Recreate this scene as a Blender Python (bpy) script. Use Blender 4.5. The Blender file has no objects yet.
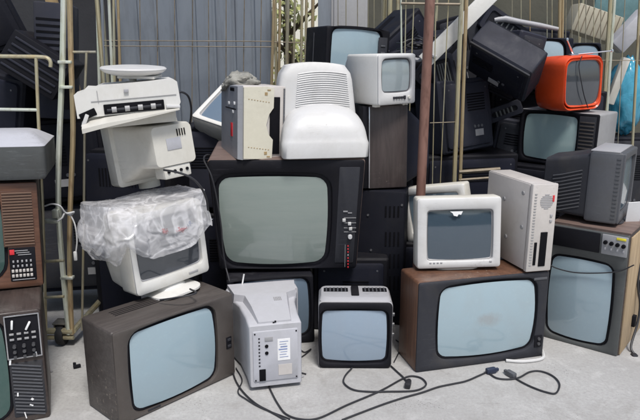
import bpy, bmesh, math, random
from mathutils import Vector, Matrix, Euler, noise
random.seed(7)
S = bpy.context.scene
C = S.collection
R = math.radians
PI = math.pi

# ------------------------------------------------------------------ camera
CAM_H, PITCH, FPX = 1.43, R(13.6), 640.0
cam_d = bpy.data.cameras.new('camera'); cam = bpy.data.objects.new('camera', cam_d); C.objects.link(cam)
cam.location = (0, 0, CAM_H); cam.rotation_euler = (PI/2 - PITCH, 0, 0)
cam_d.sensor_width = 36; cam_d.lens = 36; cam_d.clip_end = 500; cam_d.clip_start = .05
S.camera = cam
cpi, spi = math.cos(PITCH), math.sin(PITCH)
def ray(x, y):
    u = (x-320)/FPX; v = (210-y)/FPX
    return Vector((u, cpi+v*spi, -spi+v*cpi))
def at(x, y, Y):                       # point of the picture at depth Y
    r = ray(x, y); return Vector((0, 0, CAM_H)) + r*(Y/r.y)
def gnd(x, y, z=0.0):                  # point of the picture on the ground
    r = ray(x, y); return Vector((0, 0, CAM_H)) + r*((z-CAM_H)/r.z)

# ------------------------------------------------------------------ materials
def mat(name):
    m = bpy.data.materials.new(name); m.use_nodes = True
    nt = m.node_tree; b = nt.nodes['Principled BSDF']
    return m, nt, b
def nd(nt, t, **kw):
    n = nt.nodes.new(t)
    for k, v in kw.items():
        if k.startswith('_'): setattr(n, k[1:], v)
        else: n.inputs[k.replace('__', ' ')].default_value = v
    return n
def c4(c): return (c[0], c[1], c[2], 1)
def ramp(nt, src, p0, c0, p1, c1):
    r = nt.nodes.new('ShaderNodeValToRGB')
    r.color_ramp.elements[0].position = p0; r.color_ramp.elements[0].color = c4(c0)
    r.color_ramp.elements[1].position = p1; r.color_ramp.elements[1].color = c4(c1)
    nt.links.new(src, r.inputs[0]); return r
def noi(nt, co, scale, detail=4, rough=.6, dist=0):
    n = nt.nodes.new('ShaderNodeTexNoise'); n.inputs['Scale'].default_value = scale
    n.inputs['Detail'].default_value = detail; n.inputs['Roughness'].default_value = rough
    n.inputs['Distortion'].default_value = dist
    nt.links.new(co, n.inputs['Vector']); return n.outputs['Fac']
def coords(nt, scale=(1, 1, 1)):
    t = nt.nodes.new('ShaderNodeTexCoord'); g = nt.nodes.new('ShaderNodeObjectInfo')
    m = nt.nodes.new('ShaderNodeMapping'); m.inputs['Scale'].default_value = scale
    cmb = nt.nodes.new('ShaderNodeVectorMath'); cmb.operation = 'MULTIPLY_ADD'
    cmb.inputs[1].default_value = (9, 7, 5); cmb.inputs[2].default_value = (0, 0, 0)
    nt.links.new(g.outputs['Random'], cmb.inputs[0])
    nt.links.new(cmb.outputs[0], m.inputs['Location'])
    nt.links.new(t.outputs['Object'], m.inputs['Vector']); return m.outputs[0]
def mixc(nt, f, a, b):
    m = nt.nodes.new('ShaderNodeMix'); m.data_type = 'RGBA'
    for s, v in ((0, f), (6, a), (7, b)):
        if hasattr(v, 'is_output'): nt.links.new(v, m.inputs[s])
        elif s == 0: m.inputs[0].default_value = v
        else: m.inputs[s].default_value = c4(v)
    return m.outputs[2]
def bump(nt, b, h, st, dist=.01):
    n = nt.nodes.new('ShaderNodeBump'); n.inputs['Strength'].default_value = st; n.inputs['Distance'].default_value = dist
    nt.links.new(h, n.inputs['Height']); nt.links.new(n.outputs[0], b.inputs['Normal'])

def plastic(name, col, rough=.45, dirt=(.12, .10, .08), amt=.45, dust=.25, metal=0, fine=.15, coat=0, scuff=.35):
    m, nt, b = mat(name); co = coords(nt)
    dark = max(col) < .07
    if dark: b.inputs['Specular IOR Level'].default_value = .16; rough = min(.9, rough+.14)
    n1 = noi(nt, co, 5, 6, .65, .6); n2 = noi(nt, co, 38, 4, .7); n4 = noi(nt, co, 2.2, 3, .5, .3)
    f0 = ramp(nt, n4, .35, (0, 0, 0), .7, (.55,)*3)                        # slow ageing of the colour
    aged = tuple(c*k for c, k in zip(col, (1.0, .975, .90))) if not dark else tuple(c*1.5 for c in col)
    base = mixc(nt, f0.outputs[0], col, aged)
    f1 = ramp(nt, n1, .50, (0, 0, 0), .80, (amt,)*3)
    base = mixc(nt, f1.outputs[0], base, dirt)
    f2 = ramp(nt, n2, .45, (0, 0, 0), .8, (dust,)*3)
    lc = tuple(min(.8, c*1.3+.009) for c in col)
    base = mixc(nt, f2.outputs[0], base, lc)
    # thin scratches and rub marks, and specks of grime
    cs = coords(nt, (1.5, 1.5, 26)); ns = noi(nt, cs, 7, 3, .6, 1.2)
    cm = coords(nt, (1, 1, 1)); nm = noi(nt, cm, 3.4, 4, .6)
    mu = nt.nodes.new('ShaderNodeMath'); mu.operation = 'MULTIPLY'; nt.links.new(ns, mu.inputs[0]); nt.links.new(nm, mu.inputs[1])
    f3 = ramp(nt, mu.outputs[0], .36, (0, 0, 0), .43, (scuff,)*3)
    sc = tuple(c*.62 for c in col) if max(col) > .2 else tuple(c*2.2+.02 for c in col)
    base = mixc(nt, f3.outputs[0], base, sc)
    n5 = noi(nt, co, 95, 3, .6); mu2 = nt.nodes.new('ShaderNodeMath'); mu2.operation = 'MULTIPLY'; nt.links.new(n5, mu2.inputs[0]); nt.links.new(nm, mu2.inputs[1])
    f5 = ramp(nt, mu2.outputs[0], .39, (0, 0, 0), .46, (amt*.8,)*3)
    base = mixc(nt, f5.outputs[0], base, tuple(d*.7 for d in dirt))
    nt.links.new(base, b.inputs['Base Color'])
    rr_ = ramp(nt, n1, .3, (rough*.75,)*3, .75, (min(1, rough*1.45),)*3)
    nt.links.new(rr_.outputs[0], b.inputs['Roughness'])
    b.inputs['Metallic'].default_value = metal
    if coat: b.inputs['Coat Weight'].default_value = coat; b.inputs['Coat Roughness'].default_value = .12
    n3 = noi(nt, co, 420, 2, .5); bump(nt, b, n3, fine, .002)
    return m
def wood(name, c1, c2, rough=.45, axis='X', scale=1.0):
    m, nt, b = mat(name)
    sc = {'X': (.5, 6, 9), 'Y': (6, .5, 9), 'Z': (6, 9, .5)}[axis]
    co = coords(nt, tuple(s*scale for s in sc))
    n = noi(nt, co, 3.2, 8, .62, 1.3); n2 = noi(nt, co, 16, 4, .7, .2)
    base = ramp(nt, n, .34, c1, .66, c2)
    f = ramp(nt, n2, .42, (0, 0, 0), .72, (.55,)*3)
    o = mixc(nt, f.outputs[0], base.outputs[0], tuple(c*.55 for c in c1))
    co2 = coords(nt); d = noi(nt, co2, 4, 5, .6, .4); fd = ramp(nt, d, .55, (0, 0, 0), .8, (.4,)*3)
    o = mixc(nt, fd.outputs[0], o, (.16, .14, .125))
    cs = coords(nt, (1.5, 1.5, 22)); nm = noi(nt, co2, 3.1, 4, .6); ns = noi(nt, cs, 6, 3, .6, 1.4)
    mu = nt.nodes.new('ShaderNodeMath'); mu.operation = 'MULTIPLY'; nt.links.new(ns, mu.inputs[0]); nt.links.new(nm, mu.inputs[1])
    f3 = ramp(nt, mu.outputs[0], .37, (0, 0, 0), .45, (.30,)*3); o = mixc(nt, f3.outputs[0], o, tuple(min(.5, c*1.9+.03) for c in c2))
    nb = noi(nt, co2, 60, 3, .6); mu2 = nt.nodes.new('ShaderNodeMath'); mu2.operation = 'MULTIPLY'; nt.links.new(nb, mu2.inputs[0]); nt.links.new(nm, mu2.inputs[1])
    f4 = ramp(nt, mu2.outputs[0], .38, (0, 0, 0), .43, (.6,)*3); o = mixc(nt, f4.outputs[0], o, (.30, .25, .20))
    nt.links.new(o, b.inputs['Base Color']); b.inputs['Roughness'].default_value = rough
    bump(nt, b, n2, .18, .002); return m
def glass_screen(name, col, rough=.10, streak=.12, dirt=(.30, .29, .27), spec=.5, scale=(1, 1, 1), smudge=None):
    m, nt, b = mat(name); co = coords(nt, scale)
    n = noi(nt, co, 7, 6, .6, .5)
    f = ramp(nt, n, .42, (0, 0, 0), .78, (streak,)*3)
    base = mixc(nt, f.outputs[0], col, dirt)
    n4 = noi(nt, co, 55, 3, .7); f4 = ramp(nt, n4, .55, (0, 0, 0), .8, (.12,)*3)
    base = mixc(nt, f4.outputs[0], base, tuple(min(.6, c*1.5+.01) for c in col))
    if smudge:
        t = nt.nodes.new('ShaderNodeTexCoord'); g = nt.nodes.new('ShaderNodeTexGradient'); g.gradient_type = 'SPHERICAL'
        mp = nt.nodes.new('ShaderNodeMapping'); mp.vector_type = 'TEXTURE'
        mp.inputs['Location'].default_value = smudge[0]; mp.inputs['Scale'].default_value = smudge[1]
        nt.links.new(t.outputs['Object'], mp.inputs[0]); nt.links.new(mp.outputs[0], g.inputs[0])
        mu = nt.nodes.new('ShaderNodeMath'); mu.operation = 'MULTIPLY'
        nt.links.new(g.outputs['Fac'], mu.inputs[0]); nt.links.new(noi(nt, co, 26, 5, .75), mu.inputs[1])
        f5 = ramp(nt, mu.outputs[0], .16, (0, 0, 0), .42, (.8,)*3)
        base = mixc(nt, f5.outputs[0], base, smudge[2])
    nt.links.new(base, b.inputs['Base Color'])
    r = ramp(nt, n, .35, (rough,)*3, .8, (rough*2.6,)*3); nt.links.new(r.outputs[0], b.inputs['Roughness'])
    b.inputs['Specular IOR Level'].default_value = spec
    b.inputs['Coat Weight'].default_value = .8; b.inputs['Coat Roughness'].default_value = .03
    return m
def simple(name, col, rough=.5, metal=0, amt=.2):
    m, nt, b = mat(name); co = coords(nt)
    n = noi(nt, co, 14, 5, .65)
    o = ramp(nt, n, .3, tuple(c*(1-amt) for c in col), .7, tuple(min(.85, c*(1+amt)) for c in col))
    nt.links.new(o.outputs[0], b.inputs['Base Color']); b.inputs['Roughness'].default_value = rough
    b.inputs['Metallic'].default_value = metal; return m

M = {}
M['white'] = plastic('white_plastic', (.64, .635, .615), .42, (.40, .36, .29), .45, .2)
M['white_bright'] = plastic('bright_white_plastic', (.55, .55, .555), .42, (.37, .355, .32), .5, .1)
M['cream'] = plastic('cream_plastic', (.60, .575, .48), .45, (.36, .32, .25), .4, .2)
M['offwhite'] = plastic('offwhite_plastic', (.58, .565, .52), .45, (.36, .32, .25), .45, .2)
M['greywhite'] = plastic('pale_grey_plastic', (.43, .435, .475), .45, (.25, .24, .23), .4, .2)
M['palemetal'] = plastic('painted_steel', (.52, .49, .47), .4, (.33, .30, .28), .4, .2)
M['silver'] = plastic('silver_grey_plastic', (.27, .28, .31), .35, (.16, .15, .15), .4, .2)
M['grey'] = plastic('grey_plastic', (.082, .085, .096), .42, (.075, .07, .062), .5, .3)
M['midgrey'] = plastic('mid_grey_plastic', (.30, .30, .31), .42, (.18, .17, .16), .4, .3)
M['lightgrey'] = plastic('light_grey_plastic', (.34, .34, .36), .45, (.24, .23, .22), .4, .2)
M['slate'] = plastic('slate_plastic', (.072, .078, .080), .45, (.055, .05, .045), .5, .3)
M['darkgrey'] = plastic('dark_grey_plastic', (.030, .031, .037), .38, (.075, .068, .06), .5, .35)
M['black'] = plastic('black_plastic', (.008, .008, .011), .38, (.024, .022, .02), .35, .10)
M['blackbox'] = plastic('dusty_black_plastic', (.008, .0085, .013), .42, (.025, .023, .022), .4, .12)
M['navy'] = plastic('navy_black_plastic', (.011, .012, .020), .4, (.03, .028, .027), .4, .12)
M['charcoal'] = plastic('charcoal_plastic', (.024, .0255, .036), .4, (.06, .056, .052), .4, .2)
M['vinyl'] = wood('grey_brown_vinyl', (.055, .046, .042), (.085, .073, .067), .5, 'X', .8)
M['vinyl_front'] = plastic('taupe_plastic', (.070, .060, .055), .42, (.10, .09, .08), .45, .3)
M['wood'] = wood('walnut_veneer', (.085, .040, .025), (.155, .076, .044), .42, 'Z')
M['woodface'] = wood('teak_veneer', (.095, .042, .025), (.15, .070, .042), .42, 'X')
M['slat'] = plastic('tan_grille', (.15, .092, .064), .5, (.1, .07, .05), .4, .2)
M['darkwood'] = wood('dark_veneer', (.040, .029, .026), (.062, .046, .041), .42, 'Y')
M['cab'] = wood('umber_veneer', (.050, .038, .037), (.072, .056, .053), .4, 'Z')
M['rawboard'] = wood('raw_chipboard', (.36, .26, .155), (.48, .365, .23), .7, 'Z', .6)
M['browntop'] = wood('worn_brown_veneer', (.13, .088, .074), (.19, .135, .115), .5, 'X')
M['red'] = plastic('orange_red_plastic', (.72, .078, .018), .36, (.42, .055, .02), .5, .12, coat=.1)
M['scr'] = glass_screen('blue_grey_screen', (.30, .40, .455), .10)
M['scr_dirty'] = glass_screen('dirty_blue_grey_screen', (.32, .42, .47), .10, .2, smudge=((.0, 0, .0), (.12, .3, .06), (.30, .33, .34)))
M['scr_green'] = glass_screen('greenish_screen', (.235, .275, .252), .12, .45, (.16, .21, .195), scale=(.25, 1, 3))
M['scr_cyan'] = glass_screen('cyan_grey_screen', (.33, .45, .45), .10)
M['scr_port'] = glass_screen('pale_blue_screen', (.27, .345, .43), .07)
M['scr_dark'] = glass_screen('dark_screen', (.055, .062, .072), .06, .15, (.12, .12, .12), .6)
M['scr_mid'] = glass_screen('slate_screen', (.045, .068, .092), .05, .15, (.07, .085, .095), .8)
M['scr_blue'] = glass_screen('dark_blue_screen', (.12, .165, .215), .06, .15, (.12, .15, .18), .8)
M['scr_steel'] = glass_screen('steel_blue_screen', (.18, .25, .30), .06, .15, (.2, .24, .26), .7)
M['scr_grey'] = glass_screen('grey_green_screen', (.27, .32, .34), .07, .15, (.25, .27, .27), .7)
M['hole'] = simple('inside_black', (.006, .006, .008), .8)
M['hole'].node_tree.nodes['Principled BSDF'].inputs['Specular IOR Level'].default_value = .1
M['cable'] = simple('cable_rubber', (.022, .022, .026), .5)
M['cable_blue'] = simple('blue_plug_plastic', (.022, .03, .06), .45)
M['cable_white'] = simple('white_cable', (.66, .66, .66), .5)
M['knob'] = simple('knob_grey', (.06, .06, .065), .3)
M['chrome'] = simple('dull_chrome', (.62, .62, .64), .28, 1)
M['yellow'] = simple('yellow_sticker', (.78, .62, .04), .5)
M['redmark'] = simple('red_sticker', (.62, .03, .04), .45)
M['paper'] = simple('white_paper', (.78, .78, .78), .7, 0, .05)
M['label_blue'] = simple('blue_print', (.20, .25, .42), .6)
M['green_glass'] = glass_screen('dark_green_screen', (.035, .085, .075), .06, .1)
M['leaf'] = simple('hedge_leaf', (.36, .38, .15), .55, 0, .5)
M['bark'] = simple('bark', (.10, .075, .05), .9)
M['rubber'] = simple('black_tyre', (.014, .014, .015), .75)
M['base_steel'] = simple('dull_base_steel', (.20, .19, .165), .5, .5, .3)
M['teal'] = simple('teal_paint', (.10, .19, .20), .5)
M['beige'] = plastic('beige_plastic', (.40, .37, .29), .5, (.25, .22, .16), .4, .2)
M['tan'] = simple('tan_board', (.34, .24, .12), .7, 0, .35)
M['cloth'] = simple('grey_rag', (.25, .245, .22), .95, 0, .5)

def zinc(name, a, b_, c_, rough=.34, metal=.75):
    m, nt, b = mat(name); co = coords(nt, (1, 1, .25))
    n = noi(nt, co, 9, 5, .6, .4); n2 = noi(nt, co, 45, 4, .6)
    o = ramp(nt, n, .34, a, .64, b_); f = ramp(nt, n2, .52, (0, 0, 0), .72, (.7,)*3)
    o2 = mixc(nt, f.outputs[0], o.outputs[0], c_)
    nt.links.new(o2, b.inputs['Base Color']); b.inputs['Metallic'].default_value = metal; b.inputs['Roughness'].default_value = rough
    bump(nt, b, n2, .15, .002); return m
M['zinc'] = zinc('yellow_zinc', (.52, .43, .24), (.46, .45, .34), (.27, .19, .12), .38, .5)
M['zinc_pale'] = zinc('pale_zinc', (.62, .66, .52), (.70, .72, .66), (.42, .40, .26), .38, .5)
M['copper'] = zinc('bronzed_zinc', (.50, .36, .20), (.40, .33, .20), (.27, .17, .10), .4, .5)
M['wire'] = zinc('wire_zinc', (.40, .35, .22), (.32, .31, .26), (.20, .15, .10), .42, .5)
M['wire_dull'] = simple('rusty_wire', (.20, .165, .12), .6, .3, .35)
M['rust'] = zinc('rusty_red_pipe', (.125, .058, .042), (.235, .125, .098), (.07, .03, .02), .7, .1)

def ground_mat():
    m, nt, b = mat('concrete'); t = nt.nodes.new('ShaderNodeTexCoord'); co = t.outputs['Object']
    n1 = noi(nt, co, 1.3, 8, .62, .5); n2 = noi(nt, co, 70, 6, .75); n3 = noi(nt, co, 9, 6, .7, .3)
    a = ramp(nt, n1, .3, (.345, .341, .335), .7, (.435, .431, .424))
    f = ramp(nt, n2, .38, (0, 0, 0), .68, (.8,)*3)
    o = mixc(nt, f.outputs[0], a.outputs[0], (.30, .293, .285))
    f3 = ramp(nt, n3, .54, (0, 0, 0), .74, (.5,)*3)
    o = mixc(nt, f3.outputs[0], o, (.58, .575, .57))
    v = nt.nodes.new('ShaderNodeTexVoronoi'); v.inputs['Scale'].default_value = 55; nt.links.new(co, v.inputs['Vector'])
    fv = ramp(nt, v.outputs['Distance'], .08, (.8,)*3, .17, (0, 0, 0))
    nn = ramp(nt, n3, .5, (0, 0, 0), .62, (1, 1, 1))
    mu = nt.nodes.new('ShaderNodeMath'); mu.operation = 'MULTIPLY'
    nt.links.new(fv.outputs[0], mu.inputs[0]); nt.links.new(nn.outputs[0], mu.inputs[1])
    o = mixc(nt, mu.outputs[0], o, (.17, .165, .16))
    n5 = noi(nt, co, 3.1, 7, .7, 1.0); f5 = ramp(nt, n5, .50, (0, 0, 0), .70, (.6,)*3)
    o = mixc(nt, f5.outputs[0], o, (.235, .225, .21))
    n8 = noi(nt, co, 5.2, 8, .75, 2.2); f8 = ramp(nt, n8, .60, (0, 0, 0), .70, (.45,)*3); o = mixc(nt, f8.outputs[0], o, (.17, .163, .155))
    n6 = noi(nt, co, 130, 2, .5); n7 = noi(nt, co, 2.3, 3, .6); m6 = nt.nodes.new('ShaderNodeMath'); m6.operation = 'MULTIPLY'; nt.links.new(n6, m6.inputs[0]); nt.links.new(n7, m6.inputs[1])
    f6 = ramp(nt, m6.outputs[0], .395, (0, 0, 0), .43, (.6,)*3); o = mixc(nt, f6.outputs[0], o, (.09, .085, .08))
    nt.links.new(o, b.inputs['Base Color']); b.inputs['Roughness'].default_value = .85
    bump(nt, b, n2, .5, .004); return m
M['ground'] = ground_mat()

def sheet_mat():
    m, nt, b = mat('blue_grey_sheet'); co = coords(nt, (1, 1, .35))
    n = noi(nt, co, 3, 6, .6, .8); n2 = noi(nt, co, 20, 5, .6)
    o = ramp(nt, n, .3, (.150, .172, .205), .7, (.205, .230, .262)); f = ramp(nt, n2, .5, (0, 0, 0), .75, (.35,)*3)
    o2 = mixc(nt, f.outputs[0], o.outputs[0], (.10, .112, .13))
    cst = coords(nt, (9, 9, .5)); f9 = ramp(nt, noi(nt, cst, 2.2, 5, .7, .3), .52, (0, 0, 0), .72, (.5,)*3); o2 = mixc(nt, f9.outputs[0], o2, (.085, .085, .09))
    f10 = ramp(nt, noi(nt, cst, 3.1, 4, .7, .2), .60, (0, 0, 0), .74, (.5,)*3); o2 = mixc(nt, f10.outputs[0], o2, (.26, .275, .29))
    nt.links.new(o2, b.inputs['Base Color']); b.inputs['Roughness'].default_value = .55; bump(nt, b, n, .2, .01); return m
M['sheet'] = sheet_mat()
def wall_mat(name, c1, c2):
    m, nt, b = mat(name); co = coords(nt)
    n = noi(nt, co, 1.2, 8, .65, .6); n2 = noi(nt, co, 40, 4, .6)
    o = ramp(nt, n, .3, c1, .7, c2); nt.links.new(o.outputs[0], b.inputs['Base Color']); b.inputs['Roughness'].default_value = .85
    bump(nt, b, n2, .4, .004); return m
M['wall_dark'] = wall_mat('dark_render', (.012, .012, .015), (.026, .027, .031))
M['wall_olive'] = wall_mat('olive_render', (.045, .046, .036), (.11, .105, .08))
M['wall_cream'] = wall_mat('cream_render', (.66, .64, .54), (.78, .76, .66))
def bag_mat(name, col, alpha, marks=False, rough=.16, var=.2, crease=.6):
    m, nt, b = mat(name); co = coords(nt)
    n = noi(nt, co, 7, 5, .55, 1.4); n2 = noi(nt, co, 8, 2.5, .5, 1.6)
    rg = nt.nodes.new('ShaderNodeMath'); rg.operation = 'SUBTRACT'; rg.inputs[1].default_value = .5; nt.links.new(n2, rg.inputs[0])
    ab = nt.nodes.new('ShaderNodeMath'); ab.operation = 'ABSOLUTE'; nt.links.new(rg.outputs[0], ab.inputs[0])
    base = ramp(nt, n, .3, tuple(c*.92 for c in col), .7, col).outputs[0]
    if marks:
        t = nt.nodes.new('ShaderNodeTexCoord')
        for loc, sc, ns, th, c in marks:
            mp = nt.nodes.new('ShaderNodeMapping'); mp.vector_type = 'TEXTURE'
            mp.inputs['Location'].default_value = loc; mp.inputs['Scale'].default_value = sc
            g = nt.nodes.new('ShaderNodeTexGradient'); g.gradient_type = 'SPHERICAL'
            nt.links.new(t.outputs['Object'], mp.inputs[0]); nt.links.new(mp.outputs[0], g.inputs[0])
            mu = nt.nodes.new('ShaderNodeMath'); mu.operation = 'MULTIPLY'
            nt.links.new(g.outputs['Fac'], mu.inputs[0]); nt.links.new(noi(nt, co, ns, 2, .5, 2.5), mu.inputs[1])
            f = ramp(nt, mu.outputs[0], th, (0, 0, 0), th+.06, (.75,)*3)
            base = mixc(nt, f.outputs[0], base, c)
    nt.links.new(base, b.inputs['Base Color']); b.inputs['Roughness'].default_value = rough
    b.inputs['Specular IOR Level'].default_value = .9
    a = ramp(nt, ab.outputs[0], .0, (min(1, alpha+var),)*3, .10, (alpha-var*.5,)*3); nt.links.new(a.outputs[0], b.inputs['Alpha'])
    hb = ramp(nt, ab.outputs[0], .0, (1, 1, 1), .07, (0, 0, 0))
    bump(nt, b, hb.outputs[0], crease*.3, .004)
    tr = nt.nodes.new('ShaderNodeBsdfTranslucent'); nt.links.new(base, tr.inputs[0])
    tp_ = nt.nodes.new('ShaderNodeBsdfTransparent'); out = nt.nodes['Material Output']
    m1 = nt.nodes.new('ShaderNodeMixShader'); m1.inputs[0].default_value = .15; m2 = nt.nodes.new('ShaderNodeMixShader')
    nt.links.new(b.outputs[0], m1.inputs[1]); nt.links.new(tr.outputs[0], m1.inputs[2])
    for l in list(b.inputs['Alpha'].links): nt.links.remove(l)
    nt.links.new(a.outputs[0], m2.inputs[0]); nt.links.new(tp_.outputs[0], m2.inputs[1]); nt.links.new(m1.outputs[0], m2.inputs[2]); nt.links.new(m2.outputs[0], out.inputs['Surface'])
    return m
M['bag'] = bag_mat('clear_white_film', (.92, .91, .93), .50, (((-.05, -.17, .265), (.05, .10, .04), 40, .33, (.66, .22, .22)), ((.035, -.17, .25), (.08, .10, .03), 44, .30, (.64, .20, .22)), ((.08, -.17, .265), (.05, .1, .04), 36, .33, (.45, .48, .60))), .12)
M['bluebag'] = bag_mat('blue_film', (.07, .38, .55), .94, False, .25, .05)

# ------------------------------------------------------------------ mesh helpers
def rr(w, h, r, cx=0, cz=0, k=5, barrel=0.0, m=6):
    """rounded rectangle outline; always 4*(k+m) points so that rings loft together"""
    r = max(min(r, w/2-1e-4, h/2-1e-4), 1e-4); pts = []
    for (sx, sz, a0) in ((1, 1, 0), (-1, 1, 90), (-1, -1, 180), (1, -1, 270)):
        ox, oz = sx*(w/2-r), sz*(h/2-r)
        for i in range(k):
            a = R(a0 + 90*i/(k-1)); pts.append([ox+r*math.cos(a), oz+r*math.sin(a)])
        nsx, nsz = {(1, 1): (-1, 1), (-1, 1): (-1, -1), (-1, -1): (1, -1), (1, -1): (1, 1)}[(sx, sz)]
        a = R(a0+90); x0, z0 = ox+r*math.cos(a), oz+r*math.sin(a)
        x1, z1 = nsx*(w/2-r)+r*math.cos(a), nsz*(h/2-r)+r*math.sin(a)
        for i in range(1, m+1):
            t = i/(m+1); pts.append([x0+(x1-x0)*t, z0+(z1-z0)*t])
    if barrel:
        for p in pts:
            u, v = p[0]/(w/2), p[1]/(h/2)
            p[0] += barrel*u*(1-v*v); p[1] += barrel*v*(1-u*u)
    return [(cx+p[0], cz+p[1]) for p in pts]

class MB:
    def __init__(s): s.v = []; s.f = []
    def ring(s, pts): i = len(s.v); s.v += [tuple(p) for p in pts]; return list(range(i, i+len(pts)))
    def bridge(s, a, b, closed=True):
        n = len(a)
        for i in range(n if closed else n-1):
            j = (i+1) % n; s.f.append((a[i], a[j], b[j], b[i]))
    def loft(s, rings, cap0=True, cap1=True):
        ids = [s.ring(r) for r in rings]
        for a, b in zip(ids, ids[1:]): s.bridge(a, b)
        if cap0: s.f.append(tuple(reversed(ids[0])))
        if cap1: s.f.append(tuple(ids[-1]))
        return s
    def ybox(s, w, h, y0, y1, r=.01, e=.006, cx=0, cz=0):        # box with rounded outline, extruded along y
        d = 1 if y1 > y0 else -1
        q = lambda sh, y: [(x, y, z) for x, z in rr(w-2*sh, h-2*sh, max(r-sh, .001), cx, cz)]
        e = min(e, abs(y1-y0)/2.01, w/2.5, h/2.5)
        return s.loft([q(e, y0), q(e*.3, y0+d*e*.3), q(0, y0+d*e), q(0, y1-d*e), q(e*.3, y1-d*e*.3), q(e, y1)])
    def box(s, c, size, rot=None, b=.003):
        bm = bmesh.new(); bmesh.ops.create_cube(bm, size=1)
        bmesh.ops.scale(bm, vec=size, verts=bm.verts)
        if b: bmesh.ops.bevel(bm, geom=bm.edges[:], offset=min(b, min(size)*.3), segments=2, profile=.5, affect='EDGES')
        if rot is not None: bmesh.ops.rotate(bm, matrix=rot.to_3x3() if hasattr(rot, 'to_3x3') else rot, verts=bm.verts)
        o = len(s.v); bm.verts.index_update()
        for v in bm.verts: s.v.append((v.co.x+c[0], v.co.y+c[1], v.co.z+c[2]))
        for f in bm.faces: s.f.append(tuple(o+v.index for v in f.verts))
        bm.free(); return s
    def tube(s, pts, r, n=8, closed=False):
        pts = [Vector(p) for p in pts]; rings = []; up = None
        for i, p in enumerate(pts):
            a = pts[max(i-1, 0)]; b = pts[min(i+1, len(pts)-1)]; t = (b-a).normalized()
            if up is None:
                up = Vector((0, 0, 1)) if abs(t.z) < .9 else Vector((1, 0, 0))
            x = t.cross(up).normalized(); up = x.cross(t).normalized()
            rad = r[i] if isinstance(r, (list, tuple)) else r
            rings.append([p + x*rad*math.cos(2*PI*k/n) + up*rad*math.sin(2*PI*k/n) for k in range(n)])
        return s.loft(rings)
    def lathe(s, prof, c=(0, 0, 0), n=24, rot=None, sx=1, sy=1):
        rings = []
        for rad, z in prof:
            ring = [Vector((rad*sx*math.cos(2*PI*k/n), rad*sy*math.sin(2*PI*k/n), z)) for k in range(n)]
            if rot is not None: ring = [rot @ p for p in ring]
            rings.append([p + Vector(c) for p in ring])
        return s.loft(rings)
    def prism(s, poly, y0, y1):                                   # polygon in xz extruded in y
        return s.loft([[(x, y0, z) for x, z in poly], [(x, y1, z) for x, z in poly]])
    def map(s, fn): s.v = [tuple(fn(Vector(p))) for p in s.v]; return s
    def build(s, name, m, parent=None, smooth=38, solid=True):
        me = bpy.data.meshes.new(name); me.from_pydata(s.v, [], s.f); me.validate()
        bm = bmesh.new(); bm.from_mesh(me); bmesh.ops.recalc_face_normals(bm, faces=bm.faces); bm.to_mesh(me); bm.free()
        for p in me.polygons: p.use_smooth = True
        me.set_sharp_from_angle(angle=R(smooth)); me.materials.append(m)
        o = bpy.data.objects.new(name, me); C.objects.link(o)
        if parent is not None: o.parent = parent
        return o

def tag(o, label, cat, group=None):
    o['label'] = label; o['category'] = cat
    if group: o['group'] = group
    return o
def thing(name, label, cat, loc=(0, 0, 0), rot=(0, 0, 0), group=None):   # rot = yaw, pitch, roll in degrees
    o = bpy.data.objects.new(name, None); C.objects.link(o); o.empty_display_size = .1
    o.location = loc; o.rotation_euler = (R(rot[1]), R(rot[2]), R(rot[0]))
    return tag(o, label, cat, group)
def face_px(root, D):
    """picture point -> (x, z) on the front plane of the thing"""
    mw = Matrix.Translation(root.location) @ root.rotation_euler.to_matrix().to_4x4(); inv = mw.inverted()
    o = inv @ Vector((0, 0, CAM_H))
    def f(x, y, yy=-D/2):
        d = inv.to_3x3() @ ray(x, y); t = (yy - o.y)/d.y; p = o + d*t
        return p.x, p.z
    return f
def catmull(pts, n=10):
    pts = [Vector(p) for p in pts]; P = [pts[0]*2-pts[1]] + pts + [pts[-1]*2-pts[-2]]; out = []
    for i in range(1, len(P)-2):
        a, b, c, d = P[i-1:i+3]
        for k in range(n):
            t = k/n; out.append(.5*((2*b)+(c-a)*t+(2*a-5*b+4*c-d)*t*t+(3*b-a-3*c+d)*t**3))
    return out + [pts[-1]]

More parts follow.
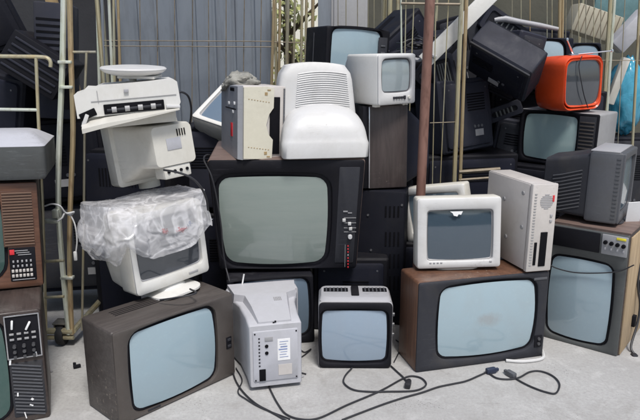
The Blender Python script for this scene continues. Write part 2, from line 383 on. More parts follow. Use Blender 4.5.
# ------------------------------------------------------------------ television builder
def tv(root, W, D, H, cab, bez, scr, srect, sr=.04, barrel=.012, bulge=.022, gap=.012, back=(), bmat=None,
       edge=.01, rc=.012, ringmat=None, lip=.006, recess=.014, fn=None, cabname='cabinet'):
    sx0, sz0, sx1, sz1 = srect; cx, cz = (sx0+sx1)/2, (sz0+sz1)/2; sw, sh = sx1-sx0, sz1-sz0
    f = -D/2; fn = fn or (lambda p: p)
    q = lambda s, y: [(x, y, z) for x, z in rr(W-2*s, H-2*s, max(rc-s*.5, .002), 0, H/2)]
    b = MB(); b.loft([q(.004, f+.004), q(0, f+.010), q(0, D/2-.012), q(.006, D/2)], False, not back); b.map(fn)
    cabo = b.build(cabname, cab, root)
    if back:
        rs = [q(.008, D/2-.002)]; yy = D/2
        for dy, w, h, zc in back:
            yy += dy; rs.append([(x, yy, z) for x, z in rr(w, h, .03, 0, zc)])
        last = rs[-1]; rs.append([(p[0]*.96, p[1]+.008, zc+(p[2]-zc)*.96) for p in last])
        MB().loft(rs, False, True).map(fn).build('rear_shell', bmat or M['black'], root)
    o = lambda g, y: [(x, y, z) for x, z in rr(sw+2*g, sh+2*g, sr+g, cx, cz, barrel=barrel)]
    g = gap
    bz = MB(); bz.loft([q(.003, f+.012), q(.003, f-lip+.003), q(.007, f-lip), o(g+.006, f-lip), o(g+.002, f-lip+.003), o(g, f+recess)], False, False)
    bz.map(fn).build('bezel', bez, root)
    MB().loft([o(g+.001, f+recess-.004), o(g*.5, f+recess-.006), o(-.004, f+recess-.002), o(-.004, f+recess+.01)], False, False).map(fn).build('screen_surround', ringmat or M['black'], root)
    s = MB(); rings = []; ol = rr(sw, sh, sr, 0, 0, barrel=barrel)
    for t in (1, .94, .84, .72, .60, .48, .36, .24, .12, .02):
        rings.append([(cx+x*t, f+recess-.003-bulge*(1-.5*((x*t*2/sw)**2+(z*t*2/sh)**2)), cz+z*t) for x, z in ol])
    s.loft(rings, False, True); s.map(lambda p: fn(p))
    # put the origin of the screen at its middle so that its stains sit there
    c0 = fn(Vector((cx, f, cz))); s.map(lambda p: p-c0); so = s.build('screen', scr, root, 60); so.location = c0
    return cabo

def knob(root, x, y, z, r, l=.012, m='knob', name='knob'):
    rot = Matrix.Rotation(PI/2, 3, 'X')
    MB().lathe([(r*1.02, 0), (r, l*.3), (r*.9, l), (r*.5, l*1.02)], (x, y, z), 16, rot).build(name, M[m], root)
def button(root, x, y, z, w, h, m='midgrey', name='button', d=.006):
    return MB().box((x, y-d/2+.002, z), (w, d, h), b=.0015).build(name, M[m], root)
def vents(root, rects, m='hole', name='vent', d=.004):
    b = MB()
    for (x, y, z, w, dd, h) in rects: b.box((x, y, z), (w, dd, h), b=0)
    return b.build(name, M[m], root)

# ================================================================== setting
g = MB(); n = 40
g.v = [(-60+120*i/n, -40+120*j/n, 0) for j in range(n+1) for i in range(n+1)]
g.f = [(j*(n+1)+i, j*(n+1)+i+1, (j+1)*(n+1)+i+1, (j+1)*(n+1)+i) for j in range(n) for i in range(n)]
o = g.build('ground', M['ground']); o['kind'] = 'structure'

hb = MB(); hr = random.Random(3); nx = 60  # unseen dark ridge behind the camera, added so the screens have something to reflect
r0 = [(-60+120*i/nx, -30-6*math.cos((i/nx-.5)*2), -.2) for i in range(nx+1)]
r1 = [(p[0], p[1]-3, 4.2+1.6*noise.noise(Vector((i*.35, 0, 0)))+hr.uniform(0, .7)) for i, p in enumerate(r0)]
r2 = [(p[0], p[1]-16, -.2) for p in r0]
ids = [hb.ring(q_) for q_ in (r0, r1, r2)]; hb.bridge(ids[0], ids[1], False); hb.bridge(ids[1], ids[2], False)
M['ridge_dark'] = simple('dark_green_ridge', (.045, .055, .035), .9, 0, .5)
o = hb.build('reflection_ridge', M['ridge_dark']); o['kind'] = 'structure'
def wall(x0, x1, y, h, m, label):
    o = MB().box(((x0+x1)/2, y+.1, h/2-.05), (x1-x0, .2, h+.1), b=.01).build('wall', M[m]); tag(o, label, 'wall')
wall(-6, -.60, 6.4, 3.2, 'wall_dark', 'dark grey rendered wall behind the left cage')
wall(.12, 7, 6.2, 3.2, 'wall_olive', 'olive brown rendered wall behind the cages on the right')

wall(-4, 4, 16, 4.5, 'wall_cream', 'cream rendered wall far behind the leafy tree')
# blue-grey sheet behind the wires
p0, p1 = at(117, 40, 4.70), at(272, 40, 4.70)
b = MB(); nx = 96; prof = []
for i in range(nx+1):
    u = i/nx; x = p0.x+(p1.x-p0.x)*u; prof.append((x, 4.70 + (.012 if (i % 12) in (0, 1) else 0) + .006*math.sin(u*9)))
rings = [[(x, y, z) for x, y in prof] + [(x, y+.02, z) for x, y in reversed(prof)] for z in (.12, .8, 1.5, 2.2)]
b.loft(rings); tag(b.build('sheet_panel', M['sheet']), 'large blue grey metal sheet standing upright behind the wire cage', 'metal panel')
p = at(318, 20, 4.75); p2 = at(331, 20, 4.75)
tag(MB().box(((p.x+p2.x)/2, 4.76, 1.1), (p2.x-p.x, .03, 2.1), b=.003).build('board_panel', M['sheet']), 'narrow blue grey board upright above the black television with pale screen', 'panel')
p = at(331, 0, 5.4); p2 = at(368, 0, 5.4)
r_ = thing('metal_locker', 'silver grey metal locker seen behind wires over the black television', 'locker', ((p.x+p2.x)/2, 5.55, 0))
MB().box((0, 0, 1.0), (p2.x-p.x, .3, 2.0), b=.01).build('body', M['midgrey'], r_)
MB().box((0, -.158, 1.05), ((p2.x-p.x)*.84, .012, 1.8), b=.004).build('door', M['midgrey'], r_)
MB().box((.08, -.17, 1.15), (.015, .02, .12), b=.004).build('handle', M['chrome'], r_)

# hedge seen through the gap
def hedge_tree(x, y, h, w, label, nl=1300):
    r = thing('leafy_tree', label, 'tree', (x, y, 0))
    t = MB(); t.tube([(0, 0, 0), (.03, .02, h*.3), (-.02, 0, h*.6), (.02, 0, h*.9)], [.09, .07, .05, .015])
    for k in range(9):
        a = k*2.4; z = h*(.22+.07*k); t.tube([(0, 0, z), (math.cos(a)*w*.3, math.sin(a)*w*.3, z+.22), (math.cos(a)*w*.55, math.sin(a)*w*.5, z+.4)], [.035, .022, .008], 6)
    t.build('trunk', M['bark'], r)
    c = MB(); cl = [(random.gauss(0, w*.42), random.gauss(0, w*.36), random.uniform(.1*h, 1.05*h)) for _ in range(60)]
    for k in range(nl):
        q = random.choice(cl); p = Vector((q[0]+random.gauss(0, .13), q[1]+random.gauss(0, .13), max(.05, q[2]+random.gauss(0, .14))))
        d = Vector((random.gauss(0, 1), random.gauss(0, 1), random.gauss(0, .7))).normalized(); e = d.orthogonal().normalized(); L = random.uniform(.035, .075)
        i = len(c.v); c.v += [tuple(p-d*L), tuple(p+e*L*.5), tuple(p+d*L), tuple(p-e*L*.5)]; c.f.append((i, i+1, i+2, i+3))
    c.build('crown', M['leaf'], r, 10)
hedge_tree(-.36, 7.6, 2.9, .9, 'sunlit leafy tree seen through the gap right of the blue grey sheet')

# ================================================================== roll cages
def bar(root, pts, r, m, name='bar', n=8): return MB().tube(pts, r, n).build(name, M[m], root)
def post(root, x0, y0, x1, y1, Y, r, m, name='post', top=1.95):
    """straight post through two picture points at depth Y, from floor to top"""
    a, b2 = at(x0, y0, Y), at(x1, y1, Y); s = (b2.x-a.x)/(b2.z-a.z)
    f = lambda z: Vector((a.x+s*(z-a.z), Y, z)) - root.location
    return bar(root, [f(.06), f(.5), f(1.0), f(1.5), f(top)], r, m, name)
def caster(root, x, y, R_=.055):
    w = MB().lathe([(R_*.5, -.017), (R_*.92, -.019), (R_, -.011), (R_, .011), (R_*.92, .019), (R_*.5, .017)], (x, y, R_), 24, Matrix.Rotation(PI/2, 3, 'Y')).build('wheel', M['rubber'], root)
    MB().lathe([(R_*.48, -.021), (R_*.48, .021)], (x, y, R_), 16, Matrix.Rotation(PI/2, 3, 'Y')).build('hub', M['base_steel'], w)
    f = MB(); f.box((x-.028, y, R_*1.35), (.006, .05, R_*1.5), b=.001); f.box((x+.028, y, R_*1.35), (.006, .05, R_*1.5), b=.001); f.box((x, y, R_*2.1), (.064, .07, .008), b=.001)
    f.build('fork', M['base_steel'], root)
def base_frame(root, x0, x1, y0, y1, z=.13, r=.016):
    b = MB()
    for p in ([(x0, y0, z), (x1, y0, z)], [(x0, y1, z), (x1, y1, z)], [(x0, y0, z), (x0, y1, z)], [(x1, y0, z), (x1, y1, z)], [((x0+x1)/2, y0, z), ((x0+x1)/2, y1, z)]): b.tube(p, r, 8)
    b.build('base_frame', M['base_steel'], root)

# cage A, at the left edge
Y = 2.98
ca = thing('roll_cage', 'tubular roll cage at the left edge with one pale and one bronze pole', 'roll cage', (at(66, 300, Y).x, Y, 0))
def lp(x, y, YY=Y): return at(x, y, YY) - ca.location
bar(ca, catmull([lp(64, -30), lp(62.5, 60), lp(59, 150), lp(58.5, 210), lp(62, 260), lp(66.5, 310), lp(69, 334)], 5), .0135, 'zinc_pale', 'post')
bar(ca, catmull([lp(69, -30), lp(71, 60), lp(73, 130), lp(70.5, 200), lp(69.5, 250), lp(70.5, 300), lp(72, 334)], 5), .0125, 'copper', 'post')
for (x, y) in ((66, 62), (67, 87), (68, 277)):
    q = lp(x, y); MB().box(q+Vector((0, -.006, 0)), (.062, .034, .014), b=.004).build('clamp', M['zinc_pale'], ca)
q = lp(57, 213); MB().box(q, (.034, .05, .042), b=.006).build('hinge_block', M['zinc_pale'], ca)
q = lp(52, 221); MB().box(q, (.075, .03, .02), b=.006).build('latch', M['zinc_pale'], ca)
YR = 2.90
lr = lambda x, y: at(x, y, YR) - ca.location
bar(ca, catmull([lr(-90, 55), lr(-20, 56), lr(20, 56.5), lr(42, 57), lr(48, 58.5), lr(50.5, 62), lr(50.5, 67)], 5), .0085, 'zinc', 'top_rail')
bar(ca, [lr(36, 57), lr(38, 110), lr(43, 215), lr(46, 330)], .0075, 'zinc', 'upright')
bar(ca, [lr(-90, 108), lr(38, 110)], .0075, 'zinc_pale', 'rail')
for yy in (261, 297): bar(ca, [lr(44.5, yy+.5), lr(64, yy-.5)], .0075, 'zinc', 'rail')
bar(ca, [lp(73, 52), lp(96, 52)], .006, 'wire', 'rail'); bar(ca, [lp(86.5, 52), lp(85, 90), lp(84, 200), lp(82, 330)], .006, 'wire', 'upright')
a = lp(40, 331); b_ = lp(73, 330)
bb = MB(); bb.tube([(a.x-.9, 0, a.z), (b_.x, 0, a.z)], .017); bb.tube([(a.x-.9, .0, a.z-.035), (b_.x, 0, a.z-.035)], .012); bb.tube([(b_.x, 0, a.z), (b_.x, .75, a.z)], .015); bb.tube([(a.x-.9, .75, a.z), (b_.x, .75, a.z)], .015); bb.tube([(a.x-.9, 0, a.z), (a.x-.9, .75, a.z)], .015)
bb.build('base_frame', M['zinc'], ca)
q = lp(61, 345); caster(ca, q.x, .03, .058); caster(ca, q.x-.8, .05, .058); caster(ca, q.x, .7, .058)
MB().tube([(b_.x, .75, .1), (b_.x, .75, 1.9)], .012).build('post', M['zinc'], ca)
MB().tube([(a.x-.9, .75, .1), (a.x-.9, .75, 1.9)], .012).build('post', M['zinc'], ca)
# white ties knotted on it
wt = MB()
wt.tube(catmull([at(45, 206, 2.88), at(52, 204, 2.86), at(60, 206, 2.86), at(66, 213, 2.88), at(74, 212, 2.9), at(70, 215, 2.9), at(65, 213, 2.88), at(62, 218, 2.87), at(58, 221, 2.87)], 6), .0042, 6)
tag(wt.build('cable_tie', M['cable_white']), 'white tie cable knotted round the pale pole by the wood television', 'cable')
wt = MB(); wt.tube(catmull([at(70, 214, 2.9), at(75, 225, 2.9), at(77, 240, 2.9), at(76, 252, 2.9)], 6), .0035, 6); wt.box(at(75.5, 256, 2.9), (.016, .012, .045), b=.004)
tag(wt.build('cord', M['cable_white']), 'white cord hanging with its plug down from the bronze pole', 'cord')

def cage(label, Y, posts, wires, hz, depth=.7, name='roll_cage', wr=.0032):
    xs = [at(p[0], p[1], Y).x for p in posts]; x0, x1 = min(xs), max(xs)
    r = thing(name, label, 'roll cage', ((x0+x1)/2, Y, 0))
    for (xa, ya, xb, yb, rad, m) in posts: post(r, xa, ya, xb, yb, Y, rad, m)
    for (xa, xb, m) in wires: post(r, xa, 0, xb, 100, Y+.012, wr, m, 'wire', 1.93)
    for (xa, ya, xb, yb, rad) in hz:
        a, b2 = at(xa, ya, Y-.004)-r.location, at(xb, yb, Y-.004)-r.location; bar(r, [a, b2], rad, 'wire_dull', 'cross_wire', 6)
    hx = (x1-x0)/2; base_frame(r, -hx, hx, .02, depth)
    for sx in (-1, 1):
        bar(r, [(sx*hx, depth, .1), (sx*hx, depth, 1.93)], .012, 'zinc', 'rear_post')
        caster(r, sx*(hx-.05), .08); caster(r, sx*(hx-.05), depth-.06)
    return r
# cage B in front of the sheet
wB = [(140+17.25*i+random.uniform(-1, 1), 141+17*i, 'wire_dull') for i in range(8)]
cage('wire roll cage standing in front of the blue grey sheet', 4.55,
     [(97, 0, 99, 70, .011, 'zinc_pale'), (102, 0, 104, 70, .010, 'sheet'), (109, 0, 112, 70, .011, 'zinc_pale'), (113.5, 0, 114.5, 70, .009, 'zinc'), (118, 0, 120, 70, .010, 'copper'), (274, 0, 272, 70, .011, 'copper')],
     wB, [(100, 40.5, 274, 41.5, .0035), (100, 46, 274, 47, .0035)], .1)
# cage C, in front of the gap
cage('empty wire roll cage in front of the leafy gap', 4.62,
     [(280, 0, 279, 70, .010, 'copper'), (288, 0, 286.5, 70, .013, 'wire'), (295, 0, 293.5, 70, .008, 'wire'), (302, 0, 301, 70, .010, 'zinc'), (306.5, 0, 305.5, 70, .010, 'zinc'), (313, 0, 312, 70, .012, 'copper'), (390, 0, 389, 70, .017, 'zinc'), (398, 0, 397, 70, .012, 'zinc')],
     [(338, 338, 'wire'), (346, 346, 'wire'), (357.5, 357.5, 'wire'), (368, 368, 'wire'), (374, 374, 'wire'), (382, 382, 'wire')], [(272, 42, 312, 43, .004)], .9)
# cage D with the pair of zinc poles
cage('wire roll cage of tall zinc poles beside the rusty pipe', 3.72,
     [(401, 0, 402, 100, .005, 'zinc_pale'), (461.5, 0, 453.5, 200, .0135, 'zinc'), (466.5, 0, 459.5, 200, .0105, 'copper')],
     [(406, 404, 'zinc'), (414, 410, 'zinc'), (436, 434, 'zinc'), (448.5, 444, 'zinc')],
     [(401, 3.5, 462, 4.5, .008), (430, 123, 456, 122, .003), (459, 172, 500, 169, .012), (459, 180, 500, 177, .008)], .95)
# cage E at the right
wE = [(512, 512, 'wire'), (521, 521, 'zinc'), (530, 530, 'copper'), (547, 547, 'zinc'), (552, 552, 'zinc'), (566, 565, 'wire'), (572, 571.5, 'wire'), (579, 578, 'zinc'), (586, 585, 'wire'), (594, 593, 'zinc'), (601, 600, 'wire'), (625, 620, 'wire')]
cage('zinc wire roll cage behind the orange red television', 4.62,
     [(492, 0, 492, 70, .010, 'zinc'), (560, 0, 559, 60, .012, 'copper'), (563, 0, 562, 60, .009, 'copper'), (610.5, 0, 603, 115, .014, 'zinc'), (614.5, 0, 606.5, 115, .011, 'zinc_pale'), (640, 0, 631, 170, .010, 'zinc')],
     wE, [(492, 60, 640, 60.5, .003)], 1.0)

# ================================================================== left stack
# lower dark television with tape remains
Dd = .34
r = thing('console_television', 'dark brown television with knob panel and tape scraps, at the bottom of the left stack', 'television', (-1.448, 2.378, 0), (22, 0, .7))
W3, H3 = .62, .475
tv(r, W3, Dd, H3, M['darkwood'], M['darkwood'], M['green_glass'], (-.29, .03, W3/2-.148, .445), .05, back=((.06, .5, .42, .24), (.14, .3, .28, .22)))
F3 = face_px(r, Dd); y3 = -Dd/2
def prect(f, x0, y0, x1, y1):
    a, b2 = f(x0, y0), f(x1, y1); return (a[0]+b2[0])/2, (a[1]+b2[1])/2, abs(b2[0]-a[0]), abs(b2[1]-a[1])
xr = W3/2
cp = MB().ybox(.118, .175, y3-.010, y3+.01, .006, .003, xr-.07, .372).build('control_panel', M['black'], r)
fr = MB()
for (cx, cz, w, h) in ((xr-.07, .460, .122, .005), (xr-.07, .284, .122, .005), (xr-.130, .372, .005, .18), (xr-.010, .372, .005, .18)): fr.box((cx, y3-.012, cz), (w, .006, h), b=.001)
fr.build('trim', M['chrome'], cp)
for i in range(3):
    for j in range(3): knob(r, xr-.104+.034*i, y3-.010, .335-.022*j*1.0+.0, .007, .014, 'knob', 'knob')
for i in range(2): MB().box((xr-.105+.055*i, y3-.017, .425-.01*i), (.008, .010, .036), Matrix.Rotation(R(6+22*i), 3, 'Y'), b=.003).build('lever', M['paper'], r)
for i in range(4):
    for j in range(2): button(r, xr-.11+.026*i, y3-.012, .385-.022*j, .016, .008, 'midgrey')
gp = MB().ybox(.120, .235, y3-.008, y3+.008, .006, .003, xr-.07, .145).build('speaker_grille', M['darkgrey'], r)
gl = MB()
for k in range(15): gl.box((xr-.07, y3-.0095, .04+.0148*k), (.108, .004, .0052), Matrix.Rotation(R(14), 3, 'Y'), b=0)
gl.build('slat', M['grey'], gp)
for (x, z, w, h, a) in ((-.06, .10, .014, .012, 40), (-.11, .13, .008, .022, 5), (-.09, .035, .04, .006, 80), (-.065, .075, .02, .007, 30), (-.125, .27, .01, .03, 8), (-.03, .29, .03, .008, 85), ):
    MB().box((xr+x, y3-.0122, z), (w*.7, .0008, h*.7), Matrix.Rotation(R(a), 3, 'Y'), b=0).build('tape', M['paper'], r)

# wood veneer television
r = thing('wood_television', 'brown wood veneer television with slatted speaker, second in the left stack', 'television', (-1.465, 2.640, .480), (22.2, 0, 1.9))
W2, H2, D2 = .487, .452, .33
r.location.z = .482
tv(r, W2, D2, H2, M['darkwood'], M['woodface'], M['green_glass'], (-.225, .05, W2/2-.150, .40), .06, barrel=.01, back=((.06, .40, .40, .22), (.12, .25, .25, .21)))
xr = W2/2; y2 = -D2/2
gp = MB().ybox(.122, .235, y2-.007, y2+.006, .004, .002, xr-.080, .300).build('speaker_grille', M['woodface'], r)
gl = MB()
for k in range(19): gl.box((xr-.080, y2-.0095, .192+.0120*k), (.112, .007, .0058), b=.001)
gl.build('slat', M['slat'], gp)
cpn = MB().ybox(.100, .145, y2-.008, y2+.006, .004, .002, xr-.075, .105).build('control_panel', M['black'], r)
for j in range(2):
    for i in range(5): button(r, xr-.11+.0165*i, y2-.011, .120-.02*j, .007, .010, 'lightgrey')
for j in range(2):
    for i in range(6): button(r, xr-.114+.0140*i, y2-.011, .079-.021*j, .010, .013, 'palemetal')
mk = MB()
for j in range(3): mk.box((xr-.078+.006*j, y2-.0095, .165-.009*j), (.05, .002, .0028), b=0)
mk.box((xr-.075, y2-.0095, .040), (.085, .002, .003), b=0)
mk.build('panel_markings', M['lightgrey'], cpn)
MB().box((xr-.113, y2-.0095, .160), (.018, .003, .022), b=.001).build('badge', M['redmark'], r)

# grey monitor lying on top
r = thing('grey_monitor', 'slate grey monitor lying flat with a pale sloping top, topmost in the left stack', 'monitor', (-1.42, 2.66, .945), (16, 0, 1.0))
b = MB(); b.loft([[(x, y, 0) for x, y in rr(.52, .36, .02)], [(x, y, .02) for x, y in rr(.54, .38, .02)], [(x, y, .135) for x, y in rr(.54, .38, .02)]], True, False); b.build('shell', M['slate'], r)
b = MB(); b.loft([[(x, y, .134) for x, y in rr(.541, .381, .02)], [(x, y, .176) for x, y in rr(.43, .20, .03)], [(x, y, .182) for x, y in rr(.39, .16, .03)]], False, True); b.build('bevel', M['greywhite'], r)

# black machines filling cage A and the gap beside it
def rect_(w, z0, z1, y, rad=.012): return [(x, y, z) for x, z in rr(w, z1-z0, rad, 0, (z0+z1)/2)]
def crt_box(root, W, D, H, cab, rear=None, taper=.72, dep=.2, vent=True):
    return crt_box_(root, W, D, H, cab, rear, taper, dep, vent)
def crt_box_(root, W, D, H, cab, rear=None, taper=.72, dep=.2, vent=True):
    q = lambda s, y: [(x, y, z) for x, z in rr(W-2*s, H-2*s, .012, 0, H/2)]
    MB().loft([q(.01, -D/2), q(0, -D/2+.012), q(0, D/2)], True, False).build('cabinet', cab, root)
    t = [q(.006, D/2-.001), [(x, D/2+dep*.6, z) for x, z in rr(W*(taper+.12), H*(taper+.14), .03, 0, H*.48)], [(x, D/2+dep, z) for x, z in rr(W*taper*.8, H*taper*.8, .03, 0, H*.45)]]
    MB().loft(t, False, True).build('rear_shell', rear or cab, root)
    if vent: vents(root, [(0, D/2-.05-.014*k, H+.0005, W*.6, .005, .002) for k in range(4)], 'hole')
    rnd = random.Random(int(W*1000+H*777+abs(root.location.x)*913)); y = -D/2; k = rnd.choice((0, 1, 2))
    pm = M[rnd.choice(('charcoal', 'navy', 'blackbox', 'darkgrey'))]
    MB().loft([rect_(W-.05, .025, H-.025, y+.002, .02), rect_(W-.06, .03, H-.03, y-.012, .02), rect_(W-.10, .05, H-.05, y-.018, .02)], False, True).build('back_panel', pm, root)
    yy = y-.019; x0 = rnd.uniform(-.12, .08)*W/.5; z0 = H*rnd.uniform(.45, .6)
    if k != 1:
        sl = MB(); nn = int(H*.28/.016)
        for i in range(nn): sl.box((x0, yy, z0+.016*i), (W*.34, .004, .007), b=0)
        sl.build('vent', M['hole'], root)
    else:
        sl = MB(); nn = int(W*.5/.018)
        for i in range(nn): sl.box((-W*.26+.018*i, yy, H*.66), (.008, .004, H*.22), b=0)
        sl.build('vent', M['hole'], root)
    MB().box((x0*.5+W*rnd.uniform(-.1, .12), yy, H*.24), (.07, .002, .04), b=0).build('label_plate', M['lightgrey' if k else 'midgrey'], root)
    for i in range(rnd.choice((1, 2, 3))): MB().lathe([(.010, 0), (.009, .005), (.004, .005)], (W*.2+.03*i-.05, yy+.002, H*.33), 12, Matrix.Rotation(PI/2, 3, 'X')).build('socket', M['grey'], root)
    for sx in (-1, 1): MB().lathe([(.006, 0), (.005, .003)], (sx*(W/2-.062), yy+.003, H-.062), 10, Matrix.Rotation(PI/2, 3, 'X')).build('screw', M['grey'], root)
def dark_tv(label, pos, rot, W, D, H, m='black', scr=None, **kw):
    r = thing('black_television', label, 'television', pos, rot)
    if scr:
        tv(r, W, D, H, M[m], M[m], M[scr], kw.get('srect', (-W*.44, H*.1, W*.28, H*.92)), .03, back=((.08, W*.8, H*.8, H*.48), (.1, W*.5, H*.5, H*.45)))
    else: crt_box(r, W, D, H, M[m], dep=kw.get('dep', .2))
    return r
p = at(20, 100, 3.45)
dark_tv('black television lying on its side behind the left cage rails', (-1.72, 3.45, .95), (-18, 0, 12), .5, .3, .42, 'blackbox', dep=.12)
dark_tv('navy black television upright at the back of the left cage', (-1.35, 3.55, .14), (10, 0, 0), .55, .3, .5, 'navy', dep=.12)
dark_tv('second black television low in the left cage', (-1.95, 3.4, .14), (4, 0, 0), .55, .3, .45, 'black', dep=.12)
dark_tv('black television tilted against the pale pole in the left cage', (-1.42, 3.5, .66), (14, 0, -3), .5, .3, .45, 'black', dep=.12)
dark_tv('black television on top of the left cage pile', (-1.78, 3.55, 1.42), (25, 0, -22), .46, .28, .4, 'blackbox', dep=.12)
# grey machine with vents, upright
r = thing('grey_tower', 'dark grey tower machine with slots, upright behind the pale pole', 'machine', (at(48, 50, 3.3).x, 3.36, 1.12), (12, 0, 4))
MB().ybox(.17, .56, -.13, .13, .01, .005, 0, .28).build('case', M['charcoal'], r)
vents(r, [(-.02, -.1305, .30+.03*k, .11, .004, .010) for k in range(7)], 'hole', 'slot')
MB().box((.055, -.132, .2), (.035, .008, .3), b=.003).build('strip', M['black'], r)
r = thing('stereo_unit', 'slanted black stereo unit with ribs at the top of the left cage', 'stereo', (at(22, 30, 3.2).x, 3.25, 1.30), (8, 0, 34))
MB().ybox(.30, .20, -.14, .14, .008, .004, 0, .1).build('case', M['black'], r)
sb = MB()
for k in range(5): sb.box((0, -.143, .03+.035*k), (.26, .006, .010), b=.002)
sb.build('rib', M['charcoal'], r)
r = thing('perforated_board', 'tan perforated board leaning by the bronze pole', 'board', (at(79, 30, 3.7).x, 3.72, .6), (0, 0, -6))
MB().prism([(-.05, 0), (.05, 0), (.03, .9), (-.02, 1.35), (-.06, 1.35)], -.01, .01).build('board', M['tan'], r)
hb = MB()
for k in range(7): hb.box((-.02+.02*(k % 2), -.0105, .45+.12*k), (.012, .003, .012), b=0)
hb.build('perforation', M['hole'], r)
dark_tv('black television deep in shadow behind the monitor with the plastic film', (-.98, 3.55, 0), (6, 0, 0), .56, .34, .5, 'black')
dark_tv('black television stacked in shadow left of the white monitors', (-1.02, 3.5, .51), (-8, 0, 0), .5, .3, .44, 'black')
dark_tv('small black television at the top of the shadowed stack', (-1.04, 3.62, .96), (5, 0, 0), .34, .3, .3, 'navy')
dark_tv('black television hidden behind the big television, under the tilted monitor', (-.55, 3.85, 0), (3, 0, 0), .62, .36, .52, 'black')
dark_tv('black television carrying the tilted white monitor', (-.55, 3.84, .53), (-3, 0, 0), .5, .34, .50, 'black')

# ================================================================== front left television
r = thing('console_television', 'large grey brown television with pale blue screen at the front left', 'television', (-.683, 2.559, 0), (47.4, 0, 0))
W, D, H = .595, .242, .40
F = face_px(r, D)
a = F(128, 337); b2 = F(130, 412); c2 = F(212, 312); d2 = F(215, 380)
tv(r, W, D, H, M['vinyl'], M['vinyl_front'], M['scr'], (a[0]+.012, .035, c2[0], .362), .035, barrel=.010, gap=.012,
   back=((.05, .52, .36, .19), (.13, .32, .26, .17)))
MB().box((W/2-.035, -D/2-.006, .17), (.030, .006, .055), b=.002).build('control_panel', M['black'], r)
for k in range(2): button(r, W/2-.035, -D/2-.009, .155+.03*k, .018, .012, 'darkgrey')
MB().box((-W/2+.16, -D/2-.006, .017), (.06, .003, .008), b=.001).build('badge', M['darkgrey'], r)
vents(r, [(0, .02+.016*k, H+.0003, .40, .005, .0012) for k in range(4)], 'hole')

# white monitor under plastic film
r = thing('white_monitor', 'white computer monitor with dark screen under crumpled plastic film', 'monitor', (-.690, 2.735, .437), (47, -3, -3.5))
W, D, H = .385, .12, .352
F = face_px(r, D)
tv(r, W, D, H, M['offwhite'], M['white'], M['scr_dark'], (-.155, .062, .152, .306), .012, barrel=.003, bulge=.010, gap=.006, ringmat=M['lightgrey'],
   back=((.10, .36, .33, .178), (.14, .25, .22, .16)), bmat=M['offwhite'], rc=.02, cabname='case')
MB().box((.10, -D/2-.008, .028), (.05, .004, .008), b=.001).build('control_panel', M['lightgrey'], r)
vents(r, [(0, .09+.014*k, .338-.004*k, .2, .005, .004) for k in range(5)], 'lightgrey')
st = MB(); st.loft([[(x, y-.03, -.034) for x, y in rr(.23, .21, .07)], [(x, y-.03, -.026) for x, y in rr(.23, .21, .07)], [(x, y, -.018) for x, y in rr(.15, .13, .05)], [(x, y, .004) for x, y in rr(.12, .10, .04)]]); st.build('stand', M['white'], r)

# the film draped over it
def film(root_loc, rot, W, D, H, label):
    r0 = Euler((R(rot[1]), R(rot[2]), R(rot[0]))).to_matrix(); b = MB(); N = 220; L = 64; rows = []
    for j in range(L):
        t = j/(L-1); row = []
        for i in range(N):
            a = 2*PI*i/N; cx, sy = math.cos(a), math.sin(a)
            e = .42
            ux = math.copysign(abs(cx)**e, cx); uy = math.copysign(abs(sy)**e, sy)
            front = max(0, -sy); left = max(0, -cx)
            hem = H - .118 - .075*max(0, -cx)**1.5 + .035*math.sin(a*2+1.0) + .03*math.sin(5*a+.6) - .02*left + .016*noise.noise(Vector((cx*5, sy*5, 3)))
            if front > .7: hem += -.030*(1-abs(cx))
            if t < .62:
                k = t/.62; z = hem + (H+.018-hem)*k; sc = 1.0 + (.10-.06*k) ; inset = 0
            else:
                k = (t-.62)/.38; z = H+.018+.016*math.sin(k*PI/2); sc = 1.04*(1-k)+.0*k
            x = ux*(W/2+.012)*sc; y = uy*(D/2+.012)*sc
            amp = 1.0 if t < .62 else max(0, 1-k)
            pv = Vector((x*7, y*7, z*7))
            wp = pv+.35*Vector((noise.noise(pv*1.3), noise.noise(pv*1.3+Vector((9, 0, 0))), noise.noise(pv*1.3+Vector((0, 9, 0))))); w1 = noise.noise(wp*.8+Vector((4, 1, 7)))*.016; w2 = max(0, .11-abs(noise.noise(wp*1.7)))*.075; w3 = max(0, .06-abs(noise.noise(Vector((wp.x*3.4, wp.y*3.4, wp.z*1.7))+Vector((2, 2, 2)))))*.075
            off = max(.004, (w1+w2+w3)*(1.1-.3*t) + .006)
            if left > .25 and t < .85: off += .105*(left-.25)*math.sin(min(1, t/.85)*PI)**.6 + .03*noise.noise(pv*1.4)
            off *= amp
            nx_, ny_ = (ux, uy); l = math.hypot(nx_, ny_)+1e-6
            row.append(Vector((x+nx_/l*off, y+ny_/l*off, z + (off*.6 if t >= .5 else 0))))
        rows.append(row)
    ids = [b.ring(rw) for rw in rows]
    for p, q in zip(ids, ids[1:]): b.bridge(p, q)
    b.f.append(tuple(ids[-1]))
    o = b.build('plastic_film', M['bag'], None, 70); o.location = root_loc; o.rotation_euler = r0.to_euler()
    tag(o, label, 'plastic film'); return o
fl = film(r.location + Euler((R(-3), R(-3.5), R(47))).to_matrix() @ Vector((0, .055, 0)), (47, -3, -3.5), .395, .27, .359, 'crumpled translucent white plastic film draped over the white monitor')

